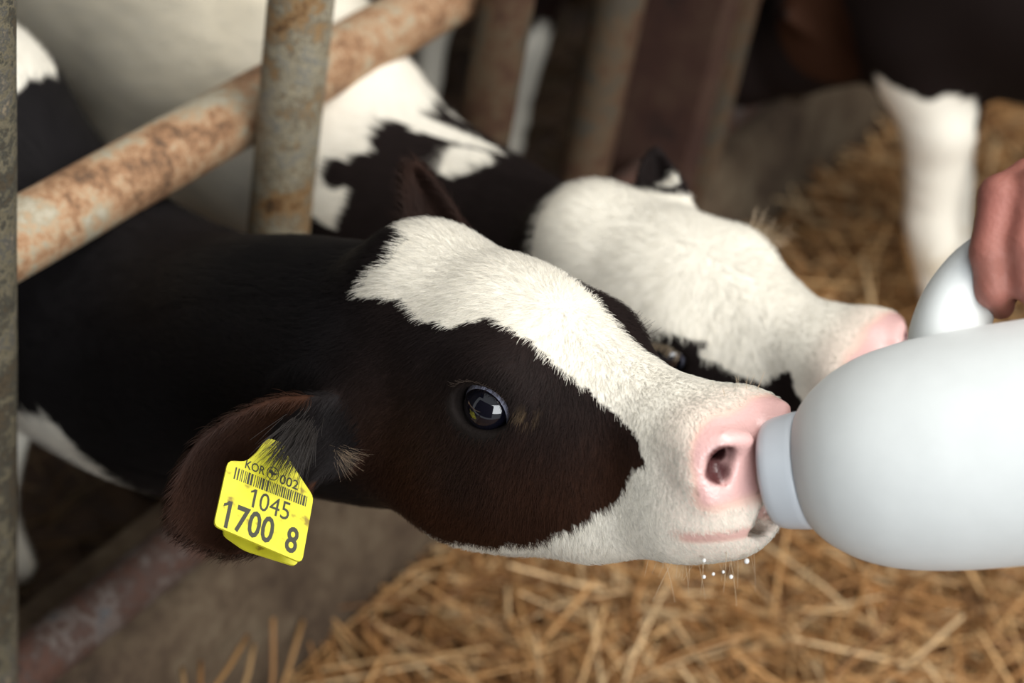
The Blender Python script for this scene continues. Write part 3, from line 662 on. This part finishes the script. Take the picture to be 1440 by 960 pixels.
tag(calf5, 'black calf with white legs in the dark pen behind the rusty posts', 'calf', 'calves')
for s_ in (1, -1): eye_parts(calf5, R5, O5, s_)

# ------------------------------------------------------------------ setting: floor, kerb, barn walls, added light-blocking wall and roof
def heap(x, y):
    """height of the straw bed"""
    x = np.asarray(x, float); y = np.asarray(y, float); P = np.stack([x, y, 0 * x], -1).reshape(-1, 3)
    h = 0.02 + 0.022 * vnoise(P, 3.1, 71) + 0.012 * vnoise(P, 9, 72)
    h = h.reshape(x.shape)
    h = h + 0.055 * np.exp(-((x + 0.52) / 0.16) ** 2 - ((y - 2.35) / 0.5) ** 2) + 0.02 * np.exp(-((x + 0.3) / 0.3) ** 2 - ((y - 1.6) / 0.4) ** 2)
    edge = sstep(-0.74, -0.60, x) if True else 1
    return np.maximum(0.0, h * (0.25 + 0.75 * edge))
gx, gy = np.meshgrid(np.linspace(-0.74, 2.2, 60), np.linspace(-1.0, 5.5, 110), indexing='ij')
gz = heap(gx, gy) - 0.012
idx = np.arange(gx.size).reshape(gx.shape)
Qf = np.stack([idx[:-1, :-1], idx[1:, :-1], idx[1:, 1:], idx[:-1, 1:]], -1).reshape(-1, 4)
fl = obj('floor', mesh_np('floor', np.stack([gx, gy, gz], -1).reshape(-1, 3), Qf), M_soil); tag(fl, 'straw bedded alley floor beside the kerb', 'floor', kind='structure')
gx, gy = np.meshgrid(np.linspace(-2.8, -0.80, 50), np.linspace(-1.0, 5.5, 120), indexing='ij')
P_ = np.stack([gx, gy, 0 * gx], -1).reshape(-1, 3); gz = 0.02 + 0.018 * vnoise(P_, 6, 75) + 0.012 * vnoise(P_, 17, 76)
idx = np.arange(gx.size).reshape(gx.shape)
Qf = np.stack([idx[:-1, :-1], idx[1:, :-1], idx[1:, 1:], idx[:-1, 1:]], -1).reshape(-1, 4)
fl2 = obj('floor', mesh_np('floor', np.c_[P_[:, :2], gz], Qf), M_muck); tag(fl2, 'dark trampled muck floor inside the calf pen', 'floor', kind='structure')
prof = [(-0.885, -0.03), (-0.885, 0.195), (-0.875, 0.212), (-0.80, 0.216), (-0.775, 0.21), (-0.760, 0.195), (-0.735, 0.06), (-0.722, -0.03)]
ys = np.linspace(-1.0, 5.5, 150); V = []; 
for y in ys:
    for (x, z) in prof: V.append((x, y, z))
V = np.array(V); nzk = vnoise(V, 12, 81) * 0.004 + vnoise(V, 35, 82) * 0.0025; V[:, 0] += nzk; V[:, 2] += nzk * 0.7
n = len(prof); Q = [(i * n + k, i * n + k + 1, (i + 1) * n + k + 1, (i + 1) * n + k) for i in range(len(ys) - 1) for k in range(n - 1)]
kb = obj('kerb', mesh_np('kerb', V, Q), M_concrete); tag(kb, 'stained grey concrete kerb under the pipe fence', 'kerb', kind='structure')
def box_obj(name, lo, hi, mat):
    bm = bmesh.new(); bmesh.ops.create_cube(bm, size=1.0)
    for v in bm.verts: v.co = Vector([lo[i] + (v.co[i] + 0.5) * (hi[i] - lo[i]) for i in range(3)])
    me = bpy.data.meshes.new(name); bm.to_mesh(me); bm.free(); return obj(name, me, mat)
wl = box_obj('wall_left', (-2.95, -1.0, -0.05), (-2.8, 5.5, 2.6), M_barnwall); tag(wl, 'dark board wall behind the calf pen', 'wall', kind='structure')
wb = box_obj('wall_back', (-2.95, 5.5, -0.05), (2.3, 5.62, 2.6), M_barnwall); tag(wb, 'dark end wall of the barn', 'wall', kind='structure')
wf = box_obj('eye_reflection_wall', (-2.95, -2.15, -0.05), (1.3, -2.0, 2.9), M_barnwall); tag(wf, 'unseen dark wall added behind the camera for dark eye reflections', 'wall', kind='structure')  # added out of view so the eyes mirror something dark
cl = box_obj('pen_shade_roof', (-2.95, -1.0, 2.6), (-1.7, 5.62, 2.7), M_barnwall); tag(cl, 'unseen low roof added to keep the calf pen dark', 'roof', kind='structure')  # added out of view to block light from the pen

# ------------------------------------------------------------------ pipe fence
fence = empty('pipe_fence', (-0.79, 1.5, 0.2)); tag(fence, 'rusty steel pipe feed fence standing on the concrete kerb', 'fence')
def pipe(name, a, b, r, mat, n=40, wob=0.0006, seg=28):
    a = np.array(a, float); b = np.array(b, float); T = np.linspace(0, 1, n)[:, None]; P = a + (b - a) * T
    rr = r * (1 + 0.012 * vnoise(P, 16, int(abs(a[1]) * 10)))
    return child_of(obj(name, tube(P, rr, seg), mat), fence)
def collar(p, r):
    return None
posts = [(-0.79, 0.7745, 0.0268, M_post_near), (-0.79, 1.127, 0.0268, M_post), (-0.79, 1.468, 0.0268, M_post_dark), (-0.79, 1.722, 0.0285, M_post_dark)]
for (x, y, r, mt) in posts:
    p_ = pipe('post', (x, y, 0.205), (x, y, 1.25), r, mt)
    wv = obj('weld', tube([(x + r * 0.25 * math.cos(a) - 0.012 + 0.0, y + (r + 0.0005) * math.cos(a), 0.255 + 0.022 * math.sin(a)) for a in np.linspace(0, 2 * math.pi, 17)], 0.0045, 8), M_lowrail); wv.parent = p_; wv.matrix_parent_inverse = p_.matrix_world.inverted()
bm_p = box_obj('square_post', (-0.86, 1.935, 0.20), (-0.755, 2.005, 1.25), M_red_post); child_of(bm_p, fence)
lip = box_obj('post_flange', (-0.757, 1.985, 0.20), (-0.741, 2.015, 1.25), M_post_dark); child_of(lip, fence)
pipe('top_rail', (-0.846, -0.9, 0.650), (-0.846, 5.3, 0.650), 0.0290, M_rail, 160)
pipe('bottom_rail', (-0.80, -0.9, 0.245), (-0.80, 5.3, 0.245), 0.0250, M_lowrail, 160)
for (y, k) in ((2.35, 0), (2.75, 1), (3.2, 0)): pipe('post', (-0.79, y, 0.205), (-0.79, y, 1.25), 0.0268, M_post_dark)

# ------------------------------------------------------------------ feeding bottle
def hdpe(name, col, sss=0.25, rough=0.5):
    m, nt, p = new_mat(name)
    n = noise(nt, geo_pos(nt), 55, 4, 0.6); r = ramp(nt, [(0.3, tuple(c * 0.96 for c in col)), (0.7, col)]); nt.links.new(n.outputs['Fac'], r.inputs['Fac'])
    nt.links.new(r.outputs['Color'], p.inputs['Base Color']); p.inputs['Roughness'].default_value = rough
    p.inputs['Subsurface Weight'].default_value = sss; p.inputs['Subsurface Radius'].default_value = (0.02, 0.02, 0.02); p.inputs['Subsurface Scale'].default_value = 0.5
    n2 = noise(nt, geo_pos(nt), 24, 2, 0.5); nt.links.new(bump(nt, n2.outputs['Fac'], 0.12, 0.004), p.inputs['Normal'])
    return m
M_bottle = hdpe('milky_plastic', (0.77, 0.80, 0.79)); M_cap = hdpe('cap_plastic', (0.60, 0.64, 0.68), 0.15, 0.3); M_teat = plain('rubber_teat', (0.52, 0.40, 0.34), 0.5)
BA = nrm(CAM @ np.array([0.905, 0.150, 0.40])); BO = at(1138, 660, 1.058)
BH = CAM @ np.array([-0.02, 0.95, -0.32]); BH = nrm(BH - BA * (BH @ BA)); BW = np.cross(BA, BH)
bottle = empty('feeding_bottle', BO + BA * 0.12); tag(bottle, 'white plastic calf feeding bottle held in the mouth of the yellow tagged calf', 'bottle')
bp = spline([(0.000, 0.0335), (0.004, 0.0385), (0.012, 0.0455), (0.026, 0.0535), (0.046, 0.0598), (0.075, 0.0635), (0.11, 0.0645), (0.17, 0.0645), (0.232, 0.0640), (0.246, 0.0610), (0.253, 0.0540)], 44)
prof_b = [(-0.012, 0.026), (-0.004, 0.026), (-0.001, 0.030)] + [tuple(q) for q in bp] + [(0.2555, 0.047), (0.250, 0.040), (0.249, 0.001)]
child_of(obj('bottle_body', lathe(prof_b, BO, BA, 72, BH), M_bottle), bottle)
cp = [(-0.0225, 0.0150), (-0.0225, 0.0250), (-0.0215, 0.0285), (-0.0190, 0.0303), (-0.0150, 0.0314), (-0.0050, 0.0328), (-0.0016, 0.0330), (-0.0006, 0.0322), (-0.0006, 0.027)]
child_of(obj('screw_cap', lathe(cp, BO, BA, 72, BH), M_cap), bottle)
tp = spline([(-0.021, 0.014), (-0.026, 0.0125), (-0.035, 0.0100), (-0.050, 0.0085), (-0.064, 0.0090), (-0.072, 0.0070), (-0.0745, 0.002)], 20)
child_of(obj('teat', lathe([tuple(q) for q in tp], BO, BA, 32, BH), M_teat), bottle)
hb = [(0.082, 0.046), (0.084, 0.066), (0.092, 0.084), (0.106, 0.099), (0.126, 0.108), (0.150, 0.111), (0.178, 0.106), (0.202, 0.094), (0.216, 0.075), (0.220, 0.050)]
BP = lambda s, h, w=0.0: BO + BA * s + BH * h + BW * w
HP = spline([BP(*q) for q in hb], 48)
hr = np.interp(np.linspace(0, 1, 48), [0, 0.1, 0.3, 0.7, 0.9, 1], [0.0230, 0.0215, 0.0185, 0.0128, 0.0150, 0.0195])
child_of(obj('handle', tube(HP, hr, 20, True, 1.25, BH), M_bottle), bottle)

# ------------------------------------------------------------------ hand and forearm of the person holding the bottle
f = Field(BP(0.05, 0.0) - 0.25, BP(0.17, 0.2) + 0.55, np.minimum(BP(0.09, 0.06, -0.06), BP(0.21, 0.2, 0.06)) - 0.05, np.maximum(BP(0.09, 0.06, -0.06), BP(0.21, 0.2, 0.06)) + 0.06, 0.0026, 0.014)
SIDE = 1.0 if (BW @ (CPOS - BO)) > 0 else -1.0         # bottle side that faces the camera
wr = BP(0.232, 0.210, -0.028 * SIDE); el = wr + nrm(CAM @ np.array([0.62, 0.70, -0.20])) * 0.26
fs = [0.111, 0.131, 0.151, 0.170]; ln = [1.0, 1.06, 1.0, 0.86]
kn = []
for s_, l_ in zip(fs, ln):
    K = BP(s_ + 0.038, 0.141, -0.020 * SIDE); kn.append(K)
    pts = [K, BP(s_ + 0.026, 0.143, 0.012 * SIDE), BP(s_ + 0.012, 0.130, 0.0275 * SIDE), BP(s_ + 0.003, 0.099, 0.0280 * SIDE), BP(s_ + 0.001, 0.0815, 0.0160 * SIDE), BP(s_ + 0.001, 0.0795, -0.006 * SIDE * l_)]
    f.chain(pts, [0.0112, 0.0106, 0.0108, 0.0095, 0.0090, 0.0078], 0.006, kin=0.004)
pal = [(kn[0] + kn[1]) / 2, (kn[2] + kn[3]) / 2]
f.chain([kn[0], kn[1], kn[2], kn[3]], [0.0125] * 4, 0.01)
f.chain([kn[0], wr], [0.0135, 0.022], 0.012); f.chain([kn[1], wr], [0.0135, 0.023], 0.012); f.chain([kn[2], wr], [0.0135, 0.023], 0.012); f.chain([kn[3], wr], [0.0125, 0.020], 0.012)
f.chain([wr, wr * 0.8 + el * 0.2, wr * 0.4 + el * 0.6, el, el + nrm(el - wr) * 0.1 + np.array([0, 0, 0.06])], [0.027, 0.030, 0.040, 0.044, 0.050], 0.03, kin=0.03)
f.chain([wr + BA * -0.005, BP(0.170, 0.165, -0.040 * SIDE), BP(0.140, 0.120, -0.036 * SIDE), BP(0.118, 0.100, -0.024 * SIDE)], [0.020, 0.0155, 0.0118, 0.0095], 0.010, kin=0.006)
V, Q = f.mesh(3); N, _ = quad_normals(V, Q); me = mesh_np('person', V, Q)
k = np.clip(0.5 + 0.5 * vnoise(V, 40, 91), 0, 1)[:, None]; cs = np.array([0.27, 0.105, 0.078]) * (1 - k) + np.array([0.32, 0.115, 0.092]) * k
set_attr(me, 'col', 'FLOAT_COLOR', cs)
M_skin = vcol_mat('hand_skin', 'col', 0.5, 0.35, 0.12, 260)
person = obj('person', me, M_skin); tag(person, 'bare hand and forearm gripping the handle of the white bottle', 'person')

# ------------------------------------------------------------------ yellow ear tag
M_tag = None
def tag_material():
    m, nt, p = new_mat('yellow_tag_plastic'); pos = geo_pos(nt)
    n = noise(nt, pos, 260, 5, 0.7); n2 = noise(nt, pos, 70, 3, 0.6)
    r = ramp(nt, [(0.30, (0.26, 0.19, 0.02)), (0.38, (0.58, 0.53, 0.025)), (0.6, (0.64, 0.60, 0.035))]); nt.links.new(n2.outputs['Fac'], r.inputs['Fac'])
    c = mixc(nt, 0.12, r.outputs['Color'], n.outputs['Color']); nt.links.new(r.outputs['Color'], p.inputs['Base Color'])
    p.inputs['Roughness'].default_value = 0.4; return m
M_tag = tag_material(); M_ink = plain('tag_ink', (0.035, 0.035, 0.02), 0.6)
T0 = at(320, 648, 1.128); TH = nrm(at(440, 695, 1.150) - T0); tv = at(306, 741, 1.104) - T0; TV = nrm(tv - TH * (tv @ TH)); TN = np.cross(TV, TH)
if TN @ (CPOS - T0) < 0: TN = -TN
US = np.linalg.norm(at(440, 695, 1.150) - T0) / 62.0; VS = np.linalg.norm(tv) / 47.0
TP = lambda u, v, w=0.0: T0 + TH * u * US + TV * v * VS + TN * w
def plate(name, outline, w0, w1, mat, parent, bend=0.0):
    bm = bmesh.new(); fr = [bm.verts.new(TP(u, v, w1 + bend * v)) for u, v in outline]; bk = [bm.verts.new(TP(u, v, w0 + bend * v)) for u, v in outline]
    n = len(outline); bm.faces.new(fr); bm.faces.new(bk[::-1])
    for i in range(n): bm.faces.new((fr[i], bk[i], bk[(i + 1) % n], fr[(i + 1) % n]))
    bmesh.ops.recalc_face_normals(bm, faces=bm.faces); me = bpy.data.meshes.new(name); bm.to_mesh(me); bm.free(); o = obj(name, me, mat)
    if parent is not None: child_of(o, parent)
    return o
def rounded(pts, n=3):
    out = []; m = len(pts)
    for i in range(m):
        a, b, c = np.array(pts[i - 1], float), np.array(pts[i], float), np.array(pts[(i + 1) % m], float)
        d = min(4.0, 0.4 * np.linalg.norm(a - b), 0.4 * np.linalg.norm(c - b)); p0 = b + (a - b) / np.linalg.norm(a - b) * d; p1 = b + (c - b) / np.linalg.norm(c - b) * d
        for t in np.linspace(0, 1, n + 1): out.append(tuple((1 - t) ** 2 * p0 + 2 * t * (1 - t) * b + t * t * p1))
    return out
OUT = rounded([(0, 0), (0, 47), (63, 50), (62.5, 2), (50, -9), (40, -18), (36, -27), (23, -27), (18, -14), (12, -4)])
etag = empty('ear_tag', TP(31, -24)); tag(etag, 'yellow numbered ear tag in the ear of the black faced calf', 'ear tag')
front = plate('front_panel', OUT, -0.0008, 0.0008, M_tag, etag)
back = plate('back_panel', rounded([(14, 2), (13, 41), (30, 46), (67, 44), (68, 6), (54, -18), (32, -18)]), -0.0170, -0.0154, M_tag, etag)
def sub(o):
    o.parent = front; o.matrix_parent_inverse = front.matrix_world.inverted(); return o
child_of(obj('stud', tube([TP(30, -21, -0.026), TP(30, -21, 0.0022)], 0.0032, 12), M_tag), etag)
def print_text(name, s, u0, u1, v0, v1, bold=0.0, word=None):
    cu = bpy.data.curves.new(name, 'FONT'); cu.body = s; cu.offset = bold; cu.resolution_u = 3
    to = bpy.data.objects.new('t', cu); COL.objects.link(to); dg = bpy.context.evaluated_depsgraph_get(); dg.update()
    me = bpy.data.meshes.new_from_object(to.evaluated_get(dg)); bpy.data.objects.remove(to)
    co = np.zeros(len(me.vertices) * 3, np.float32); me.vertices.foreach_get('co', co); co = co.reshape(-1, 3)
    lo = co.min(0); hi = co.max(0); U = u0 + (co[:, 0] - lo[0]) / (hi[0] - lo[0]) * (u1 - u0); Vv = v1 - (co[:, 1] - lo[1]) / (hi[1] - lo[1]) * (v1 - v0)
    W = np.array([TP(a, b, 0.00095) for a, b in zip(U, Vv)], np.float32); me.vertices.foreach_set('co', W.ravel()); me.update(); me.name = name
    return sub(obj(name, me, M_ink))
def print_one(u0, u1, v0, v1, w):
    me = bpy.data.meshes.new('printed_number'); uw = u1 - u0; vh = v1 - v0
    q = [(u1 - uw * w, v0), (u1, v0), (u1, v1), (u1 - uw * w, v1), (u1 - uw * w, v0 + vh * 0.17), (u0, v0 + vh * 0.26), (u0, v0 + vh * 0.15), (u0 + uw * 0.3, v0 + vh * 0.10)]
    me.from_pydata([tuple(TP(a, b, 0.00095)) for a, b in q], [], [(0, 1, 2, 3, 4), (0, 4, 5, 6, 7)]); me.update(); return sub(obj('printed_number', me, M_ink))
print_text('country_code', 'KOR', 12, 26, -5.5, 0.8, 0.012); print_text('printed_code', '002', 37, 50.5, -5.0, 2.0, 0.012)
print_text('printed_number', '045', 26.5, 48, 12.5, 25.5); print_one(19.5, 23.5, 12.5, 25.5, 0.42); print_text('printed_number', '700', 13, 40, 27, 46, 0.02); print_one(3.5, 9, 27, 46, 0.46); print_text('printed_number', '8', 49, 57.5, 28, 46.5, 0.02)
bmm = bmesh.new(); u = 6.0; r_ = random.Random(5)
while u < 58.5:
    wd = r_.choice([0.55, 0.6, 1.0, 1.5]); 
    bmm.faces.new([bmm.verts.new(TP(a, b, 0.00095)) for a, b in ((u, 2.5 + (u - 6) * 0.02), (u + wd, 2.5 + (u - 6) * 0.02), (u + wd, 11.0), (u, 11.0))]); u += wd + r_.choice([0.6, 0.6, 1.1])
me = bpy.data.meshes.new('barcode'); bmm.to_mesh(me); bmm.free(); sub(obj('barcode', me, M_ink))
bmm = bmesh.new(); c0 = (31.5, -3.0)
ring = [(c0[0] + 4.4 * math.cos(a), c0[1] + 4.9 * math.sin(a), c0[0] + 3.8 * math.cos(a), c0[1] + 4.25 * math.sin(a)) for a in np.linspace(0, 2 * math.pi, 33)]
for p, q in zip(ring[:-1], ring[1:]): bmm.faces.new([bmm.verts.new(TP(*t, 0.00095)) for t in ((p[0], p[1]), (q[0], q[1]), (q[2], q[3]), (p[2], p[3]))])
for poly in ([(-3.2, -1.6), (-0.6, -2.2), (0.6, -0.6), (3.2, -1.4), (2.2, 0.6), (0.4, 1.0), (-0.2, 3.2), (-1.2, 0.6), (-2.6, 0.2)],):
    bmm.faces.new([bmm.verts.new(TP(c0[0] + a, c0[1] + b, 0.00095)) for a, b in poly])
me = bpy.data.meshes.new('emblem'); bmm.to_mesh(me); bmm.free(); sub(obj('emblem', me, M_ink))
# second tag, on the dark calf at the top edge
tg2 = empty('ear_tag', at(1205, -8, 2.31)); tag(tg2, 'small yellow ear tag on the dark calf at the top edge', 'ear tag')
def blade(c, h_, v_, mat, name):
    bm = bmesh.new(); n_ = nrm(np.cross(h_, v_)); out = [(-1, -.6), (-1, .9), (-.8, 1), (.8, 1), (1, .9), (1, -.6), (.4, -1.2), (-.4, -1.2)]
    fr = [bm.verts.new(c + h_ * a + v_ * b + n_ * .001) for a, b in out]; bk = [bm.verts.new(c + h_ * a + v_ * b - n_ * .001) for a, b in out]
    bm.faces.new(fr); bm.faces.new(bk[::-1]); [bm.faces.new((fr[i], bk[i], bk[(i + 1) % 8], fr[(i + 1) % 8])) for i in range(8)]
    bmesh.ops.recalc_face_normals(bm, faces=bm.faces); me = bpy.data.meshes.new(name); bm.to_mesh(me); bm.free(); return child_of(obj(name, me, mat), tg2)
X_ = CAM @ np.array([1, 0, 0]); Y_ = CAM @ np.array([0, -1, 0])
blade(at(1205, -17, 2.275), X_ * 0.022, Y_ * 0.022, M_tag, 'front_panel')
child_of(obj('stud', tube([at(1205, -36, 2.272), at(1205, -36, 2.335)], 0.004, 10), M_tag), tg2)

# ------------------------------------------------------------------ whiskers, lashes, milk drops
def hairs(name, lines, rad, mat, parent, label=None):
    n = len(lines); k = len(lines[0]); hc = bpy.data.hair_curves.new(name); hc.add_curves([k] * n)
    hc.attributes['position'].data.foreach_set('vector', np.array(lines, np.float32).ravel())
    ra = hc.attributes.get('radius') or hc.attributes.new('radius', 'FLOAT', 'POINT'); ra.data.foreach_set('value', np.tile(np.linspace(1, 0.35, k) * rad, n).astype(np.float32))
    o = bpy.data.objects.new(name, hc); COL.objects.link(o); hc.materials.append(mat); o.parent = parent; o['kind'] = 'stuff'
    if label: o['label'] = label
    return o
ls = []; rr = np.random.default_rng(12)
for i in range(46):
    x = rr.uniform(0.20, 0.256); y = rr.uniform(-0.034, 0.02); p0 = H1((x, y * 0.8, -0.128 - 0.004 * (x < 0.23))); d = R1 @ nrm((rr.normal(0.1, 0.35), rr.normal(-0.15, 0.35), -1)); L = rr.uniform(0.012, 0.032)
    sag = np.array([0, 0, -1.0]); ls.append([p0 - d * 0.008, p0 + d * L * 0.4, p0 + d * L * 0.75 + sag * L * 0.06, p0 + d * L + sag * L * 0.15])
for i in range(16):
    p0 = H1((rr.uniform(0.236, 0.25), rr.uniform(0.0, 0.03), -0.052)); d = R1 @ nrm((rr.normal(-0.2, 0.3), rr.normal(0.5, 0.3), 1)); L = rr.uniform(0.008, 0.016); ls.append([p0 - d * 0.006, p0 + d * L * 0.4, p0 + d * L * 0.7, p0 + d * L])
hairs('whiskers', ls, 0.00016, M_whisker, calf1)
def lashes(R, o, sgn, n, L, parent, up=True):
    out = []
    E = np.array([0.1145, 0.0625 * sgn, -0.050]); nn = nrm((0.22, 0.95 * sgn, 0.16)); t = nrm(np.array([0.96, -0.22 * sgn, -0.18])); t = nrm(t - nn * (t @ nn)); u_ = np.cross(nn, t); u_ = u_ if u_[2] > 0 else -u_
    for a in np.linspace(0.2 * math.pi, 0.8 * math.pi, n):
        p0 = E + t * 0.0205 * math.cos(a) + u_ * 0.0162 * math.sin(a) + nn * 0.001; l = L * rr.uniform(0.8, 1.15); s = t * math.cos(a) * 0.4 + t * rr.normal(0, 0.1)
        q = [p0, p0 + (nn * 0.9 + s * 0.3 + u_ * 0.05) * l * 0.4, p0 + (nn * 1.0 + s * 0.6 - u_ * 0.05) * l * 0.72, p0 + (nn * 1.15 + s + u_ * 0.12) * l]
        out.append([o + R @ w_ for w_ in q])
    return hairs('eyelashes', out, 0.00022, plain('lash_hair', (0.03, 0.02, 0.014), 0.5) if parent is calf1 else M_whisker, parent)
lashes(R1, O1, -1, 26, 0.011, calf1); lashes(R1, O1, 1, 26, 0.014, calf1); lashes(R2, O2, 1, 24, 0.024, calf2); lashes(R2, O2, -1, 24, 0.016, calf2)
def tuft(name, a, b, d0, n, spread, curl, rad, mat):
    out = []
    for i in range(n):
        o0 = rr.normal(0, spread, 3); p0 = at(*a, d0) + o0; p1 = at(*b, d0 - 0.012) + o0 * 1.6 + rr.normal(0, spread * 0.8, 3); mid = (p0 * 2 + p1) / 3 + CAM @ np.array([0, 0, curl]); mid2 = (p0 + p1 * 2) / 3 + CAM @ np.array([0, 0, curl])
        out.append([p0, mid, mid2, p1])
    return hairs(name, out, rad, mat, calf1)
M_blackhair = plain('black_ear_hair', (0.014, 0.010, 0.008), 0.6); M_palehair = plain('pale_ear_hair', (0.30, 0.22, 0.155), 0.6)
tuft('ear_tuft', (425, 606), (398, 652), 1.135, 420, 0.0042, 0.004, 0.00016, M_blackhair)
tuft('ear_tuft', (480, 638), (497, 651), 1.160, 70, 0.0026, 0.001, 0.00006, M_palehair)
M_milk = plain('milk', (0.90, 0.90, 0.88), 0.2)
for i, (x, y, r) in enumerate([(990, 788, 1.7), (1050, 789, 2.3), (990, 811, 1.6), (1003, 807, 1.4), (1017, 804, 1.3), (1028, 811, 1.8)]):
    c = at(x, y, 1.075); r = r * 0.001 * 0.66
    o = obj('milk_drop', lathe([(r * math.cos(a) * (1.25 if math.cos(a) > 0 else 1), max(1e-5, r * math.sin(a))) for a in np.linspace(math.pi - .01, .01, 10)], c, (0, 0, 1), 14, (1, 0, 0)), M_milk)
    tag(o, 'white milk drop under the drinking calf chin, %s' % ['upper left of the six', 'upper right and largest', 'lower left of the six', 'second from left in the lower row', 'third from left in the lower row', 'lower right of the six'][i], 'milk drop', 'milk drops under the chin')

# ------------------------------------------------------------------ straw
def straw_mat():
    m, nt, p = new_mat('straw'); a = nt.nodes.new('ShaderNodeAttribute'); a.attribute_name = 'col'
    nt.links.new(a.outputs['Color'], p.inputs['Base Color']); p.inputs['Roughness'].default_value = 0.5; p.inputs['Specular IOR Level'].default_value = 0.3; return m
M_straw = straw_mat()
SHADES = np.array([(0.48, 0.265, 0.105), (0.58, 0.36, 0.165), (0.40, 0.20, 0.072), (0.28, 0.135, 0.047), (0.66, 0.46, 0.25), (0.15, 0.068, 0.024), (0.35, 0.175, 0.065)])
def stalks(n, xr, yr, zl, lr, wr_, seed, hf, tilt=0.16, dark=1.0, bias=None, dens=None):
    r = np.random.default_rng(seed); x = r.uniform(*xr, n); y = r.uniform(*yr, n)
    if dens is not None: k = r.random(n) < dens(x, y); x, y = x[k], y[k]; n = len(x)
    z = hf(x, y) + r.uniform(zl[0], zl[1], n)
    yaw = r.uniform(0, 2 * math.pi, n) if bias is None else bias + r.normal(0, 0.75, n); el_ = r.normal(0.03, tilt, n); L = r.uniform(*lr, n); wd = r.uniform(*wr_, n)
    D = np.stack([np.cos(yaw) * np.cos(el_), np.sin(yaw) * np.cos(el_), np.sin(el_)], 1); S = np.stack([-np.sin(yaw), np.cos(yaw), 0 * yaw], 1); U = np.cross(D, S)
    C0 = np.stack([x, y, z], 1); bend = r.normal(0, 0.07, n)[:, None] * S * L[:, None] + r.normal(0, 0.04, n)[:, None] * U * L[:, None]
    rings = []
    for t, tp_ in ((-0.5, 0.9), (-0.05, 1.0), (0.5, 0.7)):
        c = C0 + D * (L * t)[:, None] + bend * (1 - (2 * t) ** 2)
        for a in (0, 1, 2, 3):
            ang = a * math.pi / 2 + math.pi / 4
            rings.append(c + S * (wd * tp_ * math.cos(ang))[:, None] + U * (wd * tp_ * 0.62 * math.sin(ang))[:, None])
    V = np.stack(rings, 1).reshape(-1, 3); V[:, 2] = np.maximum(V[:, 2], 0.004)
    q = []
    for i in (0, 1):
        for k in range(4): q.append((i * 4 + k, i * 4 + (k + 1) % 4, (i + 1) * 4 + (k + 1) % 4, (i + 1) * 4 + k))
    Q = (np.arange(n) * 12)[:, None, None] + np.array(q)[None]
    c = SHADES[r.integers(0, len(SHADES), n)] * r.uniform(0.72, 1.35, (n, 1)) * dark
    return V, Q.reshape(-1, 4), np.repeat(c, 12, 0)
def straw_obj(name, sets, label):
    V = []; Q = []; C = []; o = 0
    for v, q, c in sets: V.append(v); Q.append(q + o); C.append(c); o += len(v)
    me = mesh_np(name, np.vstack(V), np.vstack(Q), False); set_attr(me, 'col', 'FLOAT_COLOR', np.vstack(C))
    so = obj(name, me, M_straw); return tag(so, label, 'straw', kind='stuff')
hl = lambda x, y: heap(x, y)
straw_obj('straw_bedding', [stalks(24000, (-0.735, 0.25), (0.9, 3.4), (-0.012, 0.022), (0.06, 0.22), (0.0014, 0.0034), 101, hl),
                            stalks(5000, (-0.735, 0.9), (3.3, 5.4), (-0.01, 0.02), (0.1, 0.26), (0.0018, 0.0032), 102, hl),
                            stalks(3000, (0.2, 1.4), (0.2, 3.4), (-0.01, 0.02), (0.1, 0.26), (0.0014, 0.003), 103, hl),
                            stalks(2600, (-0.70, 0.1), (1.0, 2.9), (0.012, 0.045), (0.10, 0.26), (0.0015, 0.0032), 104, hl, 0.3)],
          'loose golden straw bedding covering the alley floor')
pf = lambda x, y: 0.02 + 0 * x
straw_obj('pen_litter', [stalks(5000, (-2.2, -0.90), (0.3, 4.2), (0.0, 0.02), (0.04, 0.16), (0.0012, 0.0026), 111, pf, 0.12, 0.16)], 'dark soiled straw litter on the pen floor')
for i, (a, b) in enumerate([((300, 962), (348, 893)), ((335, 975), (357, 905)), ((376, 985), (384, 868)), ((386, 982), (426, 872)), ((250, 985), (256, 938)), ((272, 990), (282, 930))]):
    r0 = CAM @ np.array([(a[0] - 720) / FPX, -(a[1] - 480) / FPX, -1.0]); r1 = CAM @ np.array([(b[0] - 720) / FPX, -(b[1] - 480) / FPX, -1.0])
    p0 = CPOS + r0 * (-0.705 / r0[0]); p1 = CPOS + r1 * (-0.735 / r1[0])
    p0 = p0 + (p0 - p1) * 0.6
    o = obj('straw_stalk', tube(spline([p0, (p0 + p1) / 2 + np.array([0.002, 0.004, 0]), p1], 6), 0.0024, 6, True, 0.6), M_straw)
    set_attr(o.data, 'col', 'FLOAT_COLOR', np.tile(SHADES[i % 3] * 0.8, (len(o.data.vertices), 1)))
    tag(o, 'straw stalk leaning on the concrete kerb below the ear tag, %s' % ['third from left', 'fourth from left, shorter', 'fifth from left, nearly upright', 'rightmost of the six', 'leftmost and short', 'second from left'][i], 'straw stalk', 'stalks leaning on the kerb')
